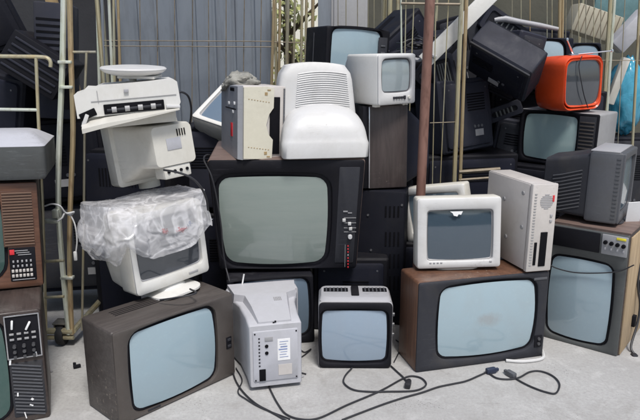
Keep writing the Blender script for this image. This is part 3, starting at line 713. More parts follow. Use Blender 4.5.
# white monitor with its back to us
r = thing('white_monitor', 'off white monitor turned with its back housing to the viewer, under the printer', 'monitor', (-.690, 2.839, .868), (222, 6, 4.5))
zc = .175
b = MB(); q = lambda w, h, y, rad, z=zc: [(x, y, zz) for x, zz in rr(w, h, rad, 0, z)]
b.loft([q(.33, .27, -.215, .02, .150), q(.345, .285, -.205, .02, .150), q(.345, .285, -.125, .02, .150), q(.32, .26, -.115, .02, .152)]).build('front_case', M['offwhite'], r)
b = MB(); b.loft([q(.318, .258, -.117, .02, .152), q(.27, .232, -.07, .03, .160), q(.212, .19, -.02, .025), q(.20, .18, .11, .022), q(.19, .17, .125, .02)], False, True).build('rear_housing', M['offwhite'], r)
MB().box((.0, .126, zc+.005), (.07, .003, .05), b=.001).build('label_plate', M['greywhite'], r)
vents(r, [(-.06+.012*k, .127, zc+.05, .004, .004, .03) for k in range(4)], 'hole')
MB().box((0, .075, zc-.115), (.13, .09, .055), b=.006).build('connector_box', M['offwhite'], r)
ct = MB()
for k in range(4): ct.lathe([(.007, 0), (.007, .006)], (-.045+.03*k, .119, zc-.112), 10, Matrix.Rotation(-PI/2, 3, 'X'))
ct.build('socket', M['hole'], r)
MB().tube([(.0, -.18, zc-.155), (.0, -.18, zc-.2)], .05, 16).build('stand', M['offwhite'], r)

# broken printer
r = thing('printer', 'broken white printer with gaping slot and bent paper tray, on the stacked monitors', 'printer', (-.825, 2.80, 1.138), (17, 0, -4)); r.scale = (.95, 1, 1)
MB().prism([(-.215, .055), (-.215, .150), (-.18, .158), (-.165, .172), (-.13, .168), (-.10, .178), (.205, .182), (.22, .170), (.225, .085), (.21, .06)], -.13, .15).build('body', M['white'], r)
MB().ybox(.40, .052, -.11, .15, .008, .004, .0, .030).build('lower_case', M['offwhite'], r)
MB().box((.025, -.128, .082), (.255, .02, .040), b=.003).build('paper_slot', M['hole'], r)
MB().box((-.17, -.128, .068), (.07, .012, .03), Matrix.Rotation(R(-18), 3, 'Y'), b=.003).build('broken_gap', M['hole'], r)
MB().box((-.185, -.145, .045), (.016, .012, .055), Matrix.Rotation(R(28), 3, 'Y'), b=.003).build('broken_clip', M['white_bright'], r)
t = MB(); t.loft([[(-.20, -.20, .0), (-.20, -.20, .018), (-.20, -.1, .045), (-.20, -.1, .02)], [(-.10, -.235, .02), (-.10, -.235, .036), (-.10, -.1, .055), (-.10, -.1, .035)], [(.02, -.225, .035), (.02, -.225, .044), (.02, -.1, .062), (.02, -.1, .045)], [(.215, -.155, .055), (.215, -.155, .060), (.215, -.1, .066), (.215, -.1, .055)]])
t.build('paper_tray', M['offwhite'], r)
MB().box((.19, -.12, .07), (.06, .05, .012), Matrix.Rotation(R(6), 3, 'Y'), b=.003).build('side_flap', M['white_bright'], r)
MB().box((.0, -.136, .150), (.02, .006, .014), b=.002).build('button', M['lightgrey'], r)
MB().box((.03, -.1312, .118), (.36, .003, .0025), b=0).build('seam', M['midgrey'], r)
MB().box((-.12, -.1312, .135), (.0025, .003, .05), b=0).build('seam', M['midgrey'], r)
MB().tube([(-.09, -.132, .078), (.14, -.132, .080)], .008, 10).build('roller', M['darkgrey'], r)
for k in range(4): MB().lathe([(.013, -.01), (.013, .01)], (-.06+.055*k, -.132, .079), 14, Matrix.Rotation(PI/2, 3, 'Y')).build('roller_wheel', M['midgrey'], r)

# round plate on the printer
r = thing('round_stand', 'round white plastic monitor foot lying upside down on the printer', 'monitor stand', (-.806, 2.83, 1.355), (0, 3, 1.5)); r.scale = (.92, .92, .85)
MB().lathe([(.07, -.012), (.10, -.008), (.132, .004), (.150, .018), (.152, .024), (.146, .030), (.11, .034), (.06, .036), (.01, .036)], (0, 0, 0), 40).build('dish', M['white_bright'], r)
MB().box((.03, 0, -.015), (.17, .16, .014), b=.004).build('socket_plate', M['white'], r)
MB().lathe([(.02, -.02), (.012, -.06)], (0, -.02, .0), 12).build('peg', M['white'], r)

# tilted white monitor behind
r = thing('white_monitor', 'white monitor with blue screen tilted on its corner, left of the standing computer case', 'monitor', (-.409, 3.70, 1.085), (56.6, -73.7, -32.3))
tv(r, .38, .12, .26, M['offwhite'], M['white'], M['scr_blue'], (-.150, .040, .150, .222), .012, .003, .010, .006, back=((.1, .36, .24, .13), (.12, .26, .18, .125)), bmat=M['offwhite'], ringmat=M['lightgrey'], rc=.018, cabname='case')

# ================================================================== big television in the middle
PT = 6.5
r = thing('console_television', 'big black television with greenish screen and control strip in the middle of the pile', 'television', (-.165, 3.262, .402), (1.3, PT, 0))
W, D, H = .735, .38, .572
KT = .085
fnb = lambda p: Vector((p.x*(1+KT*(p.z/H-.72)), p.y, p.z))
F = face_px(r, D)
a = F(218, 178); c2 = F(326.5, 262)
tv(r, W, D, H, M['browntop'], M['black'], M['scr_green'], (a[0]+.006, c2[1]+.004, c2[0]-.004, a[1]-.004), .05, barrel=.012, bulge=.03, gap=.020, back=((.06, .62, .5, .27), (.16, .38, .36, .25)), fn=fnb, rc=.016)
x0, z0 = F(345, 224)
cpn = MB().ybox(.098, .50, -D/2-.009, -D/2+.004, .006, .003, .2965, .285).map(fnb).build('control_panel', M['darkgrey'], r)
yb = -D/2-.012
mk = MB()
for (px, py, w, h) in ((345.5, 211.5, .022, .006), (350, 213, .02, .004)): x, z = F(px, py, yb); mk.box((x, yb+.001, z), (w, .003, h), b=0)
for (px, py) in ((350, 218), (350, 223), (350, 228), (350, 232)): x, z = F(px, py, yb); mk.box((x, yb+.0015, z), (.06, .003, .0022), b=0)
mk.build('panel_markings', M['midgrey'], cpn)
for (px, py) in ((344, 220), (349.5, 223.5), (350.5, 228.5)):
    x, z = F(px, py, yb); MB().box((x, yb-.003, z), (.016, .010, .016), b=.002).build('slider', M['white_bright'], r)
x, z = F(350, 236.5, yb); knob(r, x, yb+.002, z, .011, .014, 'white_bright')
for k in range(8):
    x, z = F(348, 246+3*k, yb); MB().box((x, yb-.001, z), (.006, .005, .0075), b=.001).build('button', M['redmark'] if k != 3 else M['lightgrey'], r)
x, z = F(348, 256, yb); MB().box((x-.015, yb+.0015, z), (.002, .003, .12), b=0).build('button_trim', M['midgrey'], r)

# dark television with bluish screen beneath
r = thing('black_television', 'black television with blue screen standing on the ground beneath the big television', 'television', (-.262, 3.145, 0), (9.1, 0, -1.1))
tv(r, .43, .30, .362, M['black'], M['black'], M['scr_blue'], (-.19, .050, .180, .340), .03, .008, .018, .010, back=((.08, .36, .3, .17), (.1, .22, .2, .16)))
dark_tv('black television standing on the ground behind the small portable television', (.16, 3.33, 0), (0, 0, 0), .40, .3, .40, 'black', dep=.1)

# grey monitor seen from behind
r = thing('grey_monitor', 'pale grey computer monitor seen from behind, standing on the ground', 'monitor', (-.232, 2.727, 0), (13, 0, 0))
def rect(w, z0, z1, y, rad=.012, cx=0): return [(cx+x, y, z) for x, z in rr(w, z1-z0, rad, 0, (z0+z1)/2)]
b = MB(); b.loft([rect(.222, .022, .306, -.178, .008), rect(.230, .018, .310, -.172, .01), rect(.236, .016, .312, -.08), rect(.262, .012, .312, .06), rect(.335, .006, .308, .20), rect(.338, .005, .308, .21)], True, True); b.build('rear_housing', M['greywhite'], r)
b = MB(); b.loft([rect(.345, .0, .322, .205, .018), rect(.350, .0, .326, .212, .018), rect(.350, .0, .326, .262, .018), rect(.33, .01, .318, .272, .018)]).build('front_case', M['greywhite'], r)
# raised spine on the top
sp = MB(); sp.loft([[(x, -.165, z) for x, z in ((-.078, .300), (-.070, .318), (.070, .318), (.078, .300))], [(x, -.02, z) for x, z in ((-.095, .300), (-.083, .336), (.083, .336), (.095, .300))], [(x, .10, z) for x, z in ((-.112, .300), (-.098, .342), (.098, .342), (.112, .300))], [(x, .125, z) for x, z in ((-.15, .300), (-.145, .343), (.145, .343), (.15, .300))], [(x, .262, z) for x, z in ((-.168, .300), (-.165, .343), (.165, .343), (.168, .300))]]); sp.build('top_housing', M['greywhite'], r, 25)
pn = MB().ybox(.198, .235, -.183, -.172, .008, .003, 0, .165).build('connector_panel', M['greywhite'], r)
yy = -.1835
mk = MB()
for k in range(9): mk.box((-.072, yy, .250-.016*k), (.007, .003, .006), b=0)
mk.build('vent', M['darkgrey'], pn)
for z in (.212, .180): knob(r, -.040, yy+.001, z, .008, .004, 'hole', 'socket')
MB().box((-.060, yy, .078), (.028, .006, .055), b=.002).build('power_socket', M['hole'], r)
MB().box((-.03, yy, .245), (.035, .004, .02), b=.002).build('data_port', M['midgrey'], r)
lb = MB().box((.035, yy, .190), (.055, .002, .10), b=0).build('label_plate', M['paper'], r)
tx = MB()
for k in range(7): tx.box((.035-.004*(k % 2), yy-.0015, .228-.012*k), (.030+.008*(k % 3 == 0), .0012, .005 if k in (2, 3) else .002), b=0)
tx.build('label_print', M['label_blue'], lb)
lb = MB().box((.040, yy, .095), (.06, .002, .05), b=0).build('warning_label', M['palemetal'], r)
sc = MB()
for x in (-.09, .09):
    for z in (.055, .272): sc.box((x, yy, z), (.006, .003, .006), b=0)
sc.build('screw', M['hole'], r)
vents(r, [(.03+.0075*k, .02+.014*j, .3400+.0006*j, .004, .008, .003) for k in range(5) for j in range(3)], 'lightgrey')
sc = MB()
for (x, z) in ((-.006, .311), (.006, .303), (.002, .317)): sc.box((x, -.169, z), (.007, .006, .006), b=0)
sc.build('strap_slot', M['hole'], r)
MB().ybox(.17, .02, -.12, .15, .006, .004, 0, .010).build('foot', M['greywhite'], r)

# small portable television
r = thing('portable_television', 'small grey portable television with pale blue screen at the front centre', 'television', (.165, 2.85, 0), (-.7, 0, 0))
W, D, H = .344, .20, .330
tv(r, W, D, H, M['lightgrey'], M['black'], M['scr_port'], (-.150, .042, .140, .282), .020, .006, .016, .010, back=((.05, .29, .27, .16), (.09, .2, .18, .15)), edge=.01, rc=.022)
MB().loft([[(x, y, H-.001) for x, y in rr(.33, .18, .02)], [(x, y+.005, H+.012) for x, y in rr(.318, .155, .03)], [(x, y+.005, H+.014) for x, y in rr(.306, .143, .03)]]).build('top_case', M['lightgrey'], r)
for s in (-1, 1):
    vb = MB().box((s*.092+.002, .02, H+.0135), (.115, .045, .008), b=.003).build('vent', M['hole'], r)
    sl = MB()
    for k in range(6): sl.box((s*.092+.002-.045+.018*k, .02, H+.0165), (.006, .045, .006), b=.001)
    sl.build('slat', M['grey'], vb)
MB().box((0, .0, H+.017), (.036, .11, .016), b=.005).build('handle', M['black'], r)
for s in (-1, 1): MB().box((s*.13, -.02, .004), (.05, .14, .012), b=.003).build('foot', M['black'], r)
for k in range(3): knob(r, .1745, 0, .0, .001, .001) if False else MB().lathe([(.011, 0), (.010, .012)], (.171, -.06, .255-.05*k), 12, Matrix.Rotation(PI/2, 3, 'Y')).build('knob', M['knob'], r)

# ================================================================== white CRT shell, vents up
r = thing('white_monitor', 'bright white monitor shell with ribbed back standing on the big television', 'monitor', (.0, 3.19, .955), (9, 0, 0))
b = MB(); rs = []
for z, w_, y0_, y1_, rad in ((0, .405, -.195, .17, .03), (.004, .415, -.203, .175, .035), (.070, .418, -.206, .175, .04), (.082, .412, -.200, .175, .045)):
    rs.append([(x, y, z) for x, y in rr(w_, y1_-y0_, rad, 0, (y0_+y1_)/2)])
for k in range(1, 15):
    t = k/14; a_ = t*PI/2; w_ = .410*max(.12, math.cos(a_)**.62); y0_ = -.198+.135*(1-math.cos(a_))+.03*t; y1_ = .172-.04*t
    rs.append([(x, y, .084+.165*math.sin(a_)) for x, y in rr(w_, y1_-y0_, min(.10, .05+.06*t), 0, (y0_+y1_)/2)])
b.loft(rs); b.build('lower_shell', M['white_bright'], r, 60)
# ribbed hood: tapering upward, bowed outline at the top
hood = MB(); rs = []
for k in range(13):
    t = k/12; z = .05+.37*t; w = .418-.072*t; d = .21-.02*t; cy = .03+.03*t
    e = 1-max(0, (t-.86)/.14)**2*.16
    rs.append([(x, y+cy, z) for x, y in rr(w*e, d*e, .03)])
hood.loft(rs); hood.map(lambda p: Vector((p.x-.022, p.y, p.z+(.022*(1-(p.x/.17)**2) if p.z > .34 else 0)))); hd = hood.build('hood', M['white_bright'], r, 50)
rb = MB()
for k in range(23):
    z = .165+.0102*k; t = (z-.05)/.37; w = (.418-.072*t); yv = .03+.03*t-(.21-.02*t)/2
    x0_, x1_ = -w/2+.085-.022, w/2-.030-.022
    pts = []
    for i in range(13):
        u = i/12; x = x0_+(x1_-x0_)*u; pts.append((x, yv-.0015, z+.012*(1-(2*u-1)**2)-.004))
    rb.tube(pts, .0034, 6)
rb.build('rib', M['white_bright'], hd)

# standing computer case with cut out cover
r = thing('computer_case', 'beige and silver computer case with black opening, standing on the big television', 'computer case', (-.328, 3.165, .945), (24, 0, 2.0))
W, D, H = .213, .29, .345
MB().box((0, 0, H/2), (W, D, H), b=.006).build('chassis', M['palemetal'], r)
yf = -D/2
poly = [(-.104, .008), (.036, .002), (.040, .095), (.018, .12), (.006, .165), (.020, .215), (.042, .245), (.044, .335), (.010, .343), (-.104, .338)]
MB().prism(poly, yf-.012, yf+.002).build('cover_plate', M['cream'], r)
MB().box((.052, yf-.002, .160), (.050, .008, .270), b=.002).build('opening', M['hole'], r)
MB().box((.098, yf-.002, .170), (.008, .006, .33), b=.001).build('seam', M['grey'], r)
for zz, z2, z3 in ((.062, .032, .015), (.285, .310, .327)):
    for k in range(8): MB().box((-.08+.014*k, yf-.0125, zz-.002*k), (.006, .002, .003), b=0).build('perforation', M['tan'], r)
    MB().box((.004, yf-.0125, z2), (.014, .002, .014), b=0).build('screw_hole', M['tan'], r)
    MB().box((.018, yf-.0125, z3), (.016, .002, .006), b=0).build('slot', M['tan'], r)
xs = -W/2
fp = MB(); fp.loft([[(xs+.002, y, z) for y, z in ((-.145, .0), (.145, .0), (.145, .345), (-.145, .345))], [(xs-.022, y, z) for y, z in ((-.138, .004), (.138, .004), (.138, .341), (-.138, .341))]]); fpo = fp.build('front_panel', M['silver'], r)
MB().box((xs-.023, -.03, .235), (.004, .17, .004), b=0).build('seam', M['hole'], fpo)
MB().box((xs-.023, -.055, .325), (.006, .06, .016), b=.002).build('handle_slot', M['hole'], fpo)
for (y, z) in ((.0, .258), (-.07, .222), (-.09, .262)): MB().box((xs-.024, y, z), (.005, .018, .014), b=.002).build('button', M['paper'], fpo)
MB().box((xs-.023, -.045, .135), (.004, .028, .065), b=.001).build('badge', M['redmark'], fpo)
b = MB(); nn = 44; rows = []
for jj in range(24):
    th = PI*(jj+.5)/24; row = []
    for ii in range(nn):
        ph = 2*PI*ii/nn; v = Vector((math.sin(th)*math.cos(ph), math.sin(th)*math.sin(ph), math.cos(th)))
        k = 1+.35*noise.noise(v*1.7+Vector((1, 8, 2)))+.5*(.4-abs(noise.noise(v*3.1)))+.12*noise.noise(v*8)
        row.append((v.x*.085*k, v.y*.07*k, max(-.008, v.z*.045*k)-(.05*max(0, -v.x-.35))))
    rows.append(row)
b.loft(rows); o = b.build('rag', M['cloth'], None, 70); o.location = (-.395, 3.19, 1.298); tag(o, 'crumpled grey rag on top of the beige computer case', 'rag')

# ================================================================== stack right of the middle
r = thing('vented_television', 'black vented television back beside the big television, under the brown cabinet', 'television', (.330, 3.46, .0), (-14, 0, 0))
MB().ybox(.33, .742, -.19, .18, .012, .008, 0, .371).build('cabinet', M['blackbox'], r)
F = face_px(r, .38)
rc = []
for (px, y0, y1) in ((386, 206, 217), (386, 232, 246), (386, 254, 268), (386, 276, 290)):
    for k in range(4):
        x, za = F(px+4.2*k, y0, -.19); _, zb = F(px+4.2*k, y1, -.19); rc.append((x, -.1905, (za+zb)/2, .009, .004, abs(za-zb)))
    vents(r, rc, 'hole'); rc = []
sc = MB()
for (px, py) in ((368, 215), (371, 250), (402, 205)):
    x, z = F(px, py, -.19); sc.lathe([(.006, 0), (.006, .004)], (x, -.19, z), 10, Matrix.Rotation(PI/2, 3, 'X'))
sc.build('screw', M['grey'], r)
MB().box((.168, -.02, .30), (.02, .05, .06), b=.006).build('cable_clip', M['black'], r)

r = thing('brown_television', 'dark brown television turned sideways under the small white portable television', 'television', (.335, 3.44, .752), (8, 0, -1.0))
MB().box((0, 0, .215), (.205, .30, .43), b=.006).build('cabinet', M['cab'], r)
b = MB(); b.loft([[(.101, y, z) for y, z in rr(.27, .40, .02, 0, .215)], [(.165, y, z) for y, z in rr(.22, .32, .03, 0, .20)], [(.24, y, z) for y, z in rr(.16, .22, .03, 0, .18)]], False, True); b.build('rear_shell', M['navy'], r)
MB().box((-.116, .0, .215), (.034, .296, .426), b=.005).build('front_frame', M['black'], r)
MB().box((-.100, -.152, .215), (.006, .006, .42), b=.001).build('trim', M['chrome'], r)

r = thing('portable_television', 'small white portable television with grey screen on the brown cabinet', 'television', (.312, 3.36, 1.190), (29, 0, -1.5))
W, D, H = .228, .29, .247
tv(r, W, D, H, M['white'], M['white_bright'], M['scr_grey'], (-.080, .070, .078, .215), .014, .004, .010, .007, back=((.05, .18, .2, .12), (.05, .13, .14, .11)), bmat=M['white'], ringmat=M['grey'], rc=.012)
for k in range(5): MB().box((-.02+.016*k, -D/2-.008, .034), (.012, .008, .012 if k < 4 else .018), b=.001).build('button', M['darkgrey'], r)
knob(r, .072, -D/2-.004, .034, .009, .01, 'white')
for s in (-1, 1): MB().box((s*.085, -.09, -.004), (.03, .03, .014), b=.002).build('foot', M['white'], r)

dark_tv('black television hidden under the upper dark television', (.17, 4.22, 0), (20, 0, 0), .6, .4, .6, 'black')
dark_tv('black television midway below the upper dark television', (.17, 4.22, .61), (22, 0, 0), .6, .4, .55, 'black')
r = thing('black_television', 'black television with pale blue screen, topmost behind the small white portable', 'television', (.150, 4.069, 1.172), (24.5, 0, 3.0))
W, D, H = .427, .30, .415
F = face_px(r, D); a = F(333, 28); c2 = F(379, 72)
tv(r, W, D, H, M['black'], M['black'], M['scr'], (a[0]+.004, .05, c2[0]-.006, a[1]-.004), .03, .008, .018, .010, back=((.08, .35, .32, .2), (.1, .22, .2, .18)))
MB().box((.165, -D/2-.006, .22), (.06, .006, .30), b=.002).build('control_panel', M['darkgrey'], r)
for k in range(4): button(r, .165, -D/2-.009, .20+.04*k, .03, .010, 'grey')
MB().box((-.2145, .02, .2), (.004, .004, .36), b=0).build('seam', M['grey'], r)

# ================================================================== brown front right television and what it carries
r = thing('wood_television', 'walnut cased television with stained blue screen at the front right', 'television', (.736, 2.896, 0), (15, 0, 0))
W, D, H = .671, .215, .440
F = face_px(r, D); a = F(440, 290); c2 = F(531, 350)
tv(r, W, D, H, M['wood'], M['darkgrey'], M['scr_dirty'], (a[0]+.012, .062, c2[0]-.012, .395), .035, .014, .024, .012, back=((.06, .58, .39, .21), (.12, .34, .28, .19)))
MB().box((W/2-.035, -D/2-.007, .085), (.040, .006, .06), b=.002).build('control_panel', M['black'], r)
for k in range(2): knob(r, W/2-.035, -D/2-.009, .073+.025*k, .008, .008)
MB().box((W/2-.05, -D/2-.007, .405), (.07, .003, .012), b=.001).build('badge', M['grey'], r)
for s in (-1, 1): MB().box((s*.27, -.04, .003), (.06, .10, .014), b=.003).build('foot', M['black'], r)

r = thing('white_monitor', 'bright white computer monitor with dark blue grey screen on the walnut television', 'monitor', (.652, 2.920, .449), (2.5, -5.2, -.9))
W, D, H = .398, .10, .337
F = face_px(r, D); a = F(428.5, 212); c2 = F(491, 258)
tv(r, W, D, H, M['offwhite'], M['white_bright'], M['scr_mid'], (a[0], c2[1], c2[0], a[1]), .008, .002, .010, .005, back=((.06, .35, .31, .165), (.13, .20, .18, .15)), bmat=M['offwhite'], ringmat=M['midgrey'], rc=.014, recess=.016, cabname='case')
x, z = F(456, 212); MB().prism([(x-.030, z+.004), (x+.030, z+.004), (x+.022, z-.012), (x+.010, z-.010), (x+.004, z-.020), (x-.012, z-.016), (x-.018, z-.004)], -D/2-.009, -D/2-.0075).build('sticker', M['paper'], r)
for k in range(4): MB().box((-.135+.017*k, -D/2-.007, .030), (.010, .004, .005), b=.001).build('button', M['lightgrey'], r)
MB().box((.15, -D/2-.007, .030), (.012, .004, .006), b=.001).build('power_button', M['lightgrey'], r)
MB().loft([[(x, y+.05, -.010) for x, y in rr(.22, .18, .06)], [(x, y+.05, -.002) for x, y in rr(.22, .18, .06)], [(x, y+.05, .012) for x, y in rr(.14, .11, .05)]]).build('stand', M['offwhite'], r)

r = thing('computer_case', 'pale steel desktop computer case standing on end right of the white monitor', 'computer case', (.966, 3.050, .447), (-75.1, -.9, -.4))
W, D, H = .390, .128, .412
MB().box((0, .004, H/2), (W, D-.008, H), b=.004).build('chassis', M['palemetal'], r)
MB().box((0, -D/2+.002, H/2), (W-.02, .006, H-.006), b=.002).build('side_cover', M['palemetal'], r)
xf = W/2
fp = MB().box((xf+.006, .0, H/2), (.026, D+.004, H+.004), b=.006).build('front_panel', M['palemetal'], r)
# front details: column of vents, grille, black drive slot
vt = MB()
for k in range(26): vt.box((xf+.0195, -.048, .030+.0135*k), (.003, .012, .005), b=0)
vt.build('vent', M['midgrey'], fp)
gr = MB()
for k in range(9):
    z = .30+.008*k; hw = math.sqrt(max(0, .034**2-(z-.332)**2)); gr.box((xf+.0195, .010, z), (.003, 2*hw, .003), b=0)
gr.build('speaker_grille', M['lightgrey'], fp)
MB().box((xf+.0195, .012, .105), (.006, .036, .165), b=.002).build('drive_slot', M['hole'], fp)
MB().box((xf+.0195, -.028, .085), (.006, .014, .11), b=.002).build('card_slot', M['hole'], fp)
for z in (.265, .24): MB().box((xf+.021, .04, z), (.006, .012, .012), b=.002).build('button', M['lightgrey'], fp)
MB().box((xf+.0195, .044, .345), (.003, .010, .03), b=0).build('badge', M['redmark'], fp)
for (x, z) in ((.14, .36), (.15, .2), (-.02, .30), (.02, .12)): knob(r, x, -D/2+.0, z, .011, .006, 'midgrey', 'screw')

r = thing('white_monitor', 'white monitor leaning askew behind the bright white monitor and the rusty pipe', 'monitor', (.655, 3.300, .470), (-34, 2, -11))
tv(r, .37, .08, .30, M['offwhite'], M['white'], M['scr_steel'], (-.140, .05, .140, .255), .008, .002, .008, .005, back=((.04, .3, .24, .15), (.05, .2, .16, .14)), bmat=M['offwhite'], ringmat=M['lightgrey'], cabname='case')
dark_tv('black television on the ground carrying the askew white monitor', (.68, 3.50, 0), (-6, 0, 0), .62, .36, .44, 'black', dep=.1)

# rusty pipe
a, b2 = at(430, 0, 3.19), at(420.5, 198, 3.19); s = (b2.x-a.x)/(b2.z-a.z)
f = lambda z: (a.x+s*(z-a.z), 3.19, z)
o = MB().tube([f(0), f(.4), f(.8), f(1.2), f(1.6), f(2.0), f(2.3)], .0240, 16).build('rusty_pipe', M['rust']); tag(o, 'thick rusty red pipe standing upright behind the bright white monitor', 'pipe')

# ================================================================== right end
r = thing('console_television', 'dark television stood on its side with knob panel on top, at the front right corner', 'television', (1.442, 3.150, 0), (-39.3, 2.0, .1))
W, D, H = .372, .42, .624
F = face_px(r, D); a = F(551, 256); c2 = F(617, 348)
tv(r, W, D, H, M['darkwood'], M['slate'], M['scr'], (-.162, .050, .118, .455), .03, .010, .022, .012, back=((.05, .30, .54, .3), (.1, .2, .36, .28)))
yf = -D/2-.010
MB().box((-.062, yf+.003, .566), (.235, .010, .098), b=.003).build('speaker_panel', M['black'], r)
cpn = MB().box((.122, yf+.003, .566), (.115, .010, .098), b=.003).build('control_panel', M['midgrey'], r)
for i in range(4): knob(r, .082+.027*i, yf-.001, .578-.002*i, .0095, .014, 'hole')
sl = MB()
for i in range(4): sl.box((.082+.027*i, yf-.003, .545), (.008, .004, .012), b=.001)
sl.build('slot', M['lightgrey'], cpn)
MB().box((.150, yf-.002, .603), (.042, .004, .012), b=.001).build('sticker', M['yellow'], r)
MB().box((W/2+.003, .006, H/2), (.008, .405, .60), b=.002).build('side_board', M['rawboard'], r)
for z in (.13, .30, .52): MB().box((W/2+.014, -.02+.05*(z > .2), z), (.020, .030, .06), b=.004).build('bracket', M['black'], r)
MB().box((0, .01, H+.003), (.365, .40, .008), b=.002).build('top_board', M['browntop'], r)
wr = MB(); q = lambda px, py: r.matrix_basis @ Vector((*[F(px, py, -D/2-.016)[0]], -D/2-.016, F(px, py, -D/2-.016)[1]))
wr.tube(catmull([q(546, 262), q(556, 268), q(575, 272.5), q(600, 273), q(620, 271), q(634, 265)], 8), .0032, 6); tag(wr.build('cord', M['cable']), 'thin black cord sagging across the screen of the television on its side', 'cord')
wr = MB(); wr.tube(catmull([at(640, 262, 3.02), at(638, 285, 3.0), at(640, 305, 3.0), at(637, 325, 2.98), at(631, 346, 2.93), at(634, 354, 2.90)], 8), .006, 8); wr.box(at(634, 357, 2.88), (.028, .03, .035), b=.006); tag(wr.build('power_cord', M['cable']), 'black power cord with plug hanging beside the raw board side', 'cord')

# grey monitor standing sideways on it
r = thing('grey_monitor', 'dark grey monitor with slanted vents turned sideways, on the television on its side', 'monitor', (1.447, 3.135, .640), (56, 0.5, .6))
W, D, H = .344, .150, .345
tv(r, W, D, H, M['grey'], M['grey'], M['scr_steel'], (-.140, .055, .140, .300), .012, .003, .010, .006, rc=.010, cabname='case', ringmat=M['darkgrey'])
MB().box((0, .01, H+.001), (W-.004, D-.02, .006), b=.002).build('top_cover', M['lightgrey'], r)
b = MB(); q2 = lambda w, z0, z1, y: [(x, y, z) for x, z in rr(w, z1-z0, .02, 0, (z0+z1)/2)]
b.loft([q2(.325, .012, .330, .073), q2(.320, .014, .318, .12), q2(.300, .016, .300, .20), q2(.25, .02, .285, .29), q2(.23, .03, .27, .295)], False, True); b.build('rear_shell', M['darkgrey'], r)
sl = MB()
for k in range(11):
    z0 = .045+.018*k; sl.tube([(-.1625, .105, z0+.02), (-.151, .20, z0-.012), (-.140, .245, z0-.024)], .0034, 5)
sl.build('vent', M['grey'], r)
rib = MB()
for k in range(16): rib.box((-.1725, -.055, .03+.019*k), (.004, .018, .006), b=0)
rib.build('side_rib', M['grey'], r)
MB().loft([[(x, y-.01, -.008) for x, y in rr(.24, .16, .05)], [(x, y-.01, .004) for x, y in rr(.20, .13, .05)]]).build('stand', M['darkgrey'], r)
# bits at the right border
o = MB().box(at(634, 212, 3.05), (.07, .004, .11), Matrix.Rotation(R(-4), 3, 'Y') @ Matrix.Rotation(R(14), 3, 'X'), b=0).build('paper_sheet', M['paper']); tag(o, 'sheet of white paper stuck behind the sideways grey monitor', 'paper')
dark_tv('dark television at the right border behind the television on its side', (1.92, 3.45, 0), (-30, 0, 0), .5, .35, .55, 'navy')

# dark television with cyan screen and the orange red one on it
r = thing('black_television', 'dark television with cyan screen carrying the orange red portable', 'television', (1.561, 4.063, .759), (-44, 0, .9))
W, D, H = .505, .285, .337
F = face_px(r, D); a = F(526, 116); c2 = F(573, 160)
tv(r, W, D, H, M['midgrey'], M['black'], M['scr_cyan'], (a[0]+.004, .040, c2[0]-.004, .305), .022, .008, .016, .010, back=((.06, .4, .28, .16), (.1, .25, .2, .15)))
sp = MB().box((.185, -D/2-.007, .168), (.10, .006, .30), b=.002).build('speaker_panel', M['darkgrey'], r)
sl = MB()
for k in range(12): sl.box((.185, -D/2-.011, .04+.022*k), (.085, .004, .009), b=.001)
sl.build('slat', M['vinyl_front'], sp)
dark_tv('large dark television underneath the one with cyan screen', (1.56, 4.05, 0), (-40, 0, 0), .66, .4, .755, 'black')

r = thing('red_television', 'orange red portable television with dark screen and two telescopic antennas', 'television', (1.515, 4.005, 1.108), (20, 0, -2.5)); r.scale = (1.09, 1.09, 1.07)
W, D, H = .265, .27, .298
b = MB(); q3 = lambda w, h, y, rad: [(x, y, z) for x, z in rr(w, h, rad, 0, H/2)]
b.loft([q3(.232, .262, -.128, .04), q3(.250, .284, -.140, .045), q3(.262, .296, -.130, .048), q3(.272, .306, -.03, .05), q3(.262, .294, .08, .05), q3(.20, .23, .135, .05), q3(.12, .14, .142, .04)], False, True); b.build('shell', M['red'], r, 60)
o_ = lambda g, y: [(x, y, z) for x, z in rr(.222+2*g, .238+2*g, .035+g, 0, H/2+.003, barrel=.004)]
MB().loft([o_(.008, -.130), o_(.007, -.141), o_(.001, -.139), o_(-.006, -.122)], False, False).build('bezel', M['red'], r)
s = MB(); s.loft([[(x*t, -.126-.018*(1-.5*((x*t/.111)**2+(z*t/.119)**2)), H/2+.003+z*t) for x, z in rr(.222, .238, .035, barrel=.004)] for t in (1, .9, .75, .6, .45, .3, .15, .02)], False, True); s.build('screen', M['scr_dark'], r, 60)
for (dx, dz, L0) in ((-.09, .085, 1), (.22, .012, 1)):
    p0 = Vector((-.01, -.06, H+.006)); p1 = p0+Vector((dx, -.05, dz))
    an = MB().tube([p0, p0.lerp(p1, .5)], .0052, 8); an.tube([p0.lerp(p1, .5), p1], .004, 8); an.lathe([(.007, -.007), (.009, 0), (.006, .008)], p1, 10); an.build('antenna', M['chrome'], r)
MB().box((-.01, -.06, H+.004), (.05, .03, .014), b=.004).build('antenna_socket', M['chrome'], r)
MB().box((0, -.03, -.002), (.17, .16, .016), b=.004).build('foot', M['black'], r)
wr = MB(); wr.tube(catmull([at(582, 56, 3.84), at(579, 66, 3.83), at(581, 80, 3.82), at(584, 95, 3.83), at(588, 108, 3.86)], 6), .003, 6); tag(wr.build('cord', M['cable']), 'thin black cord hanging down over the orange red television', 'cord')

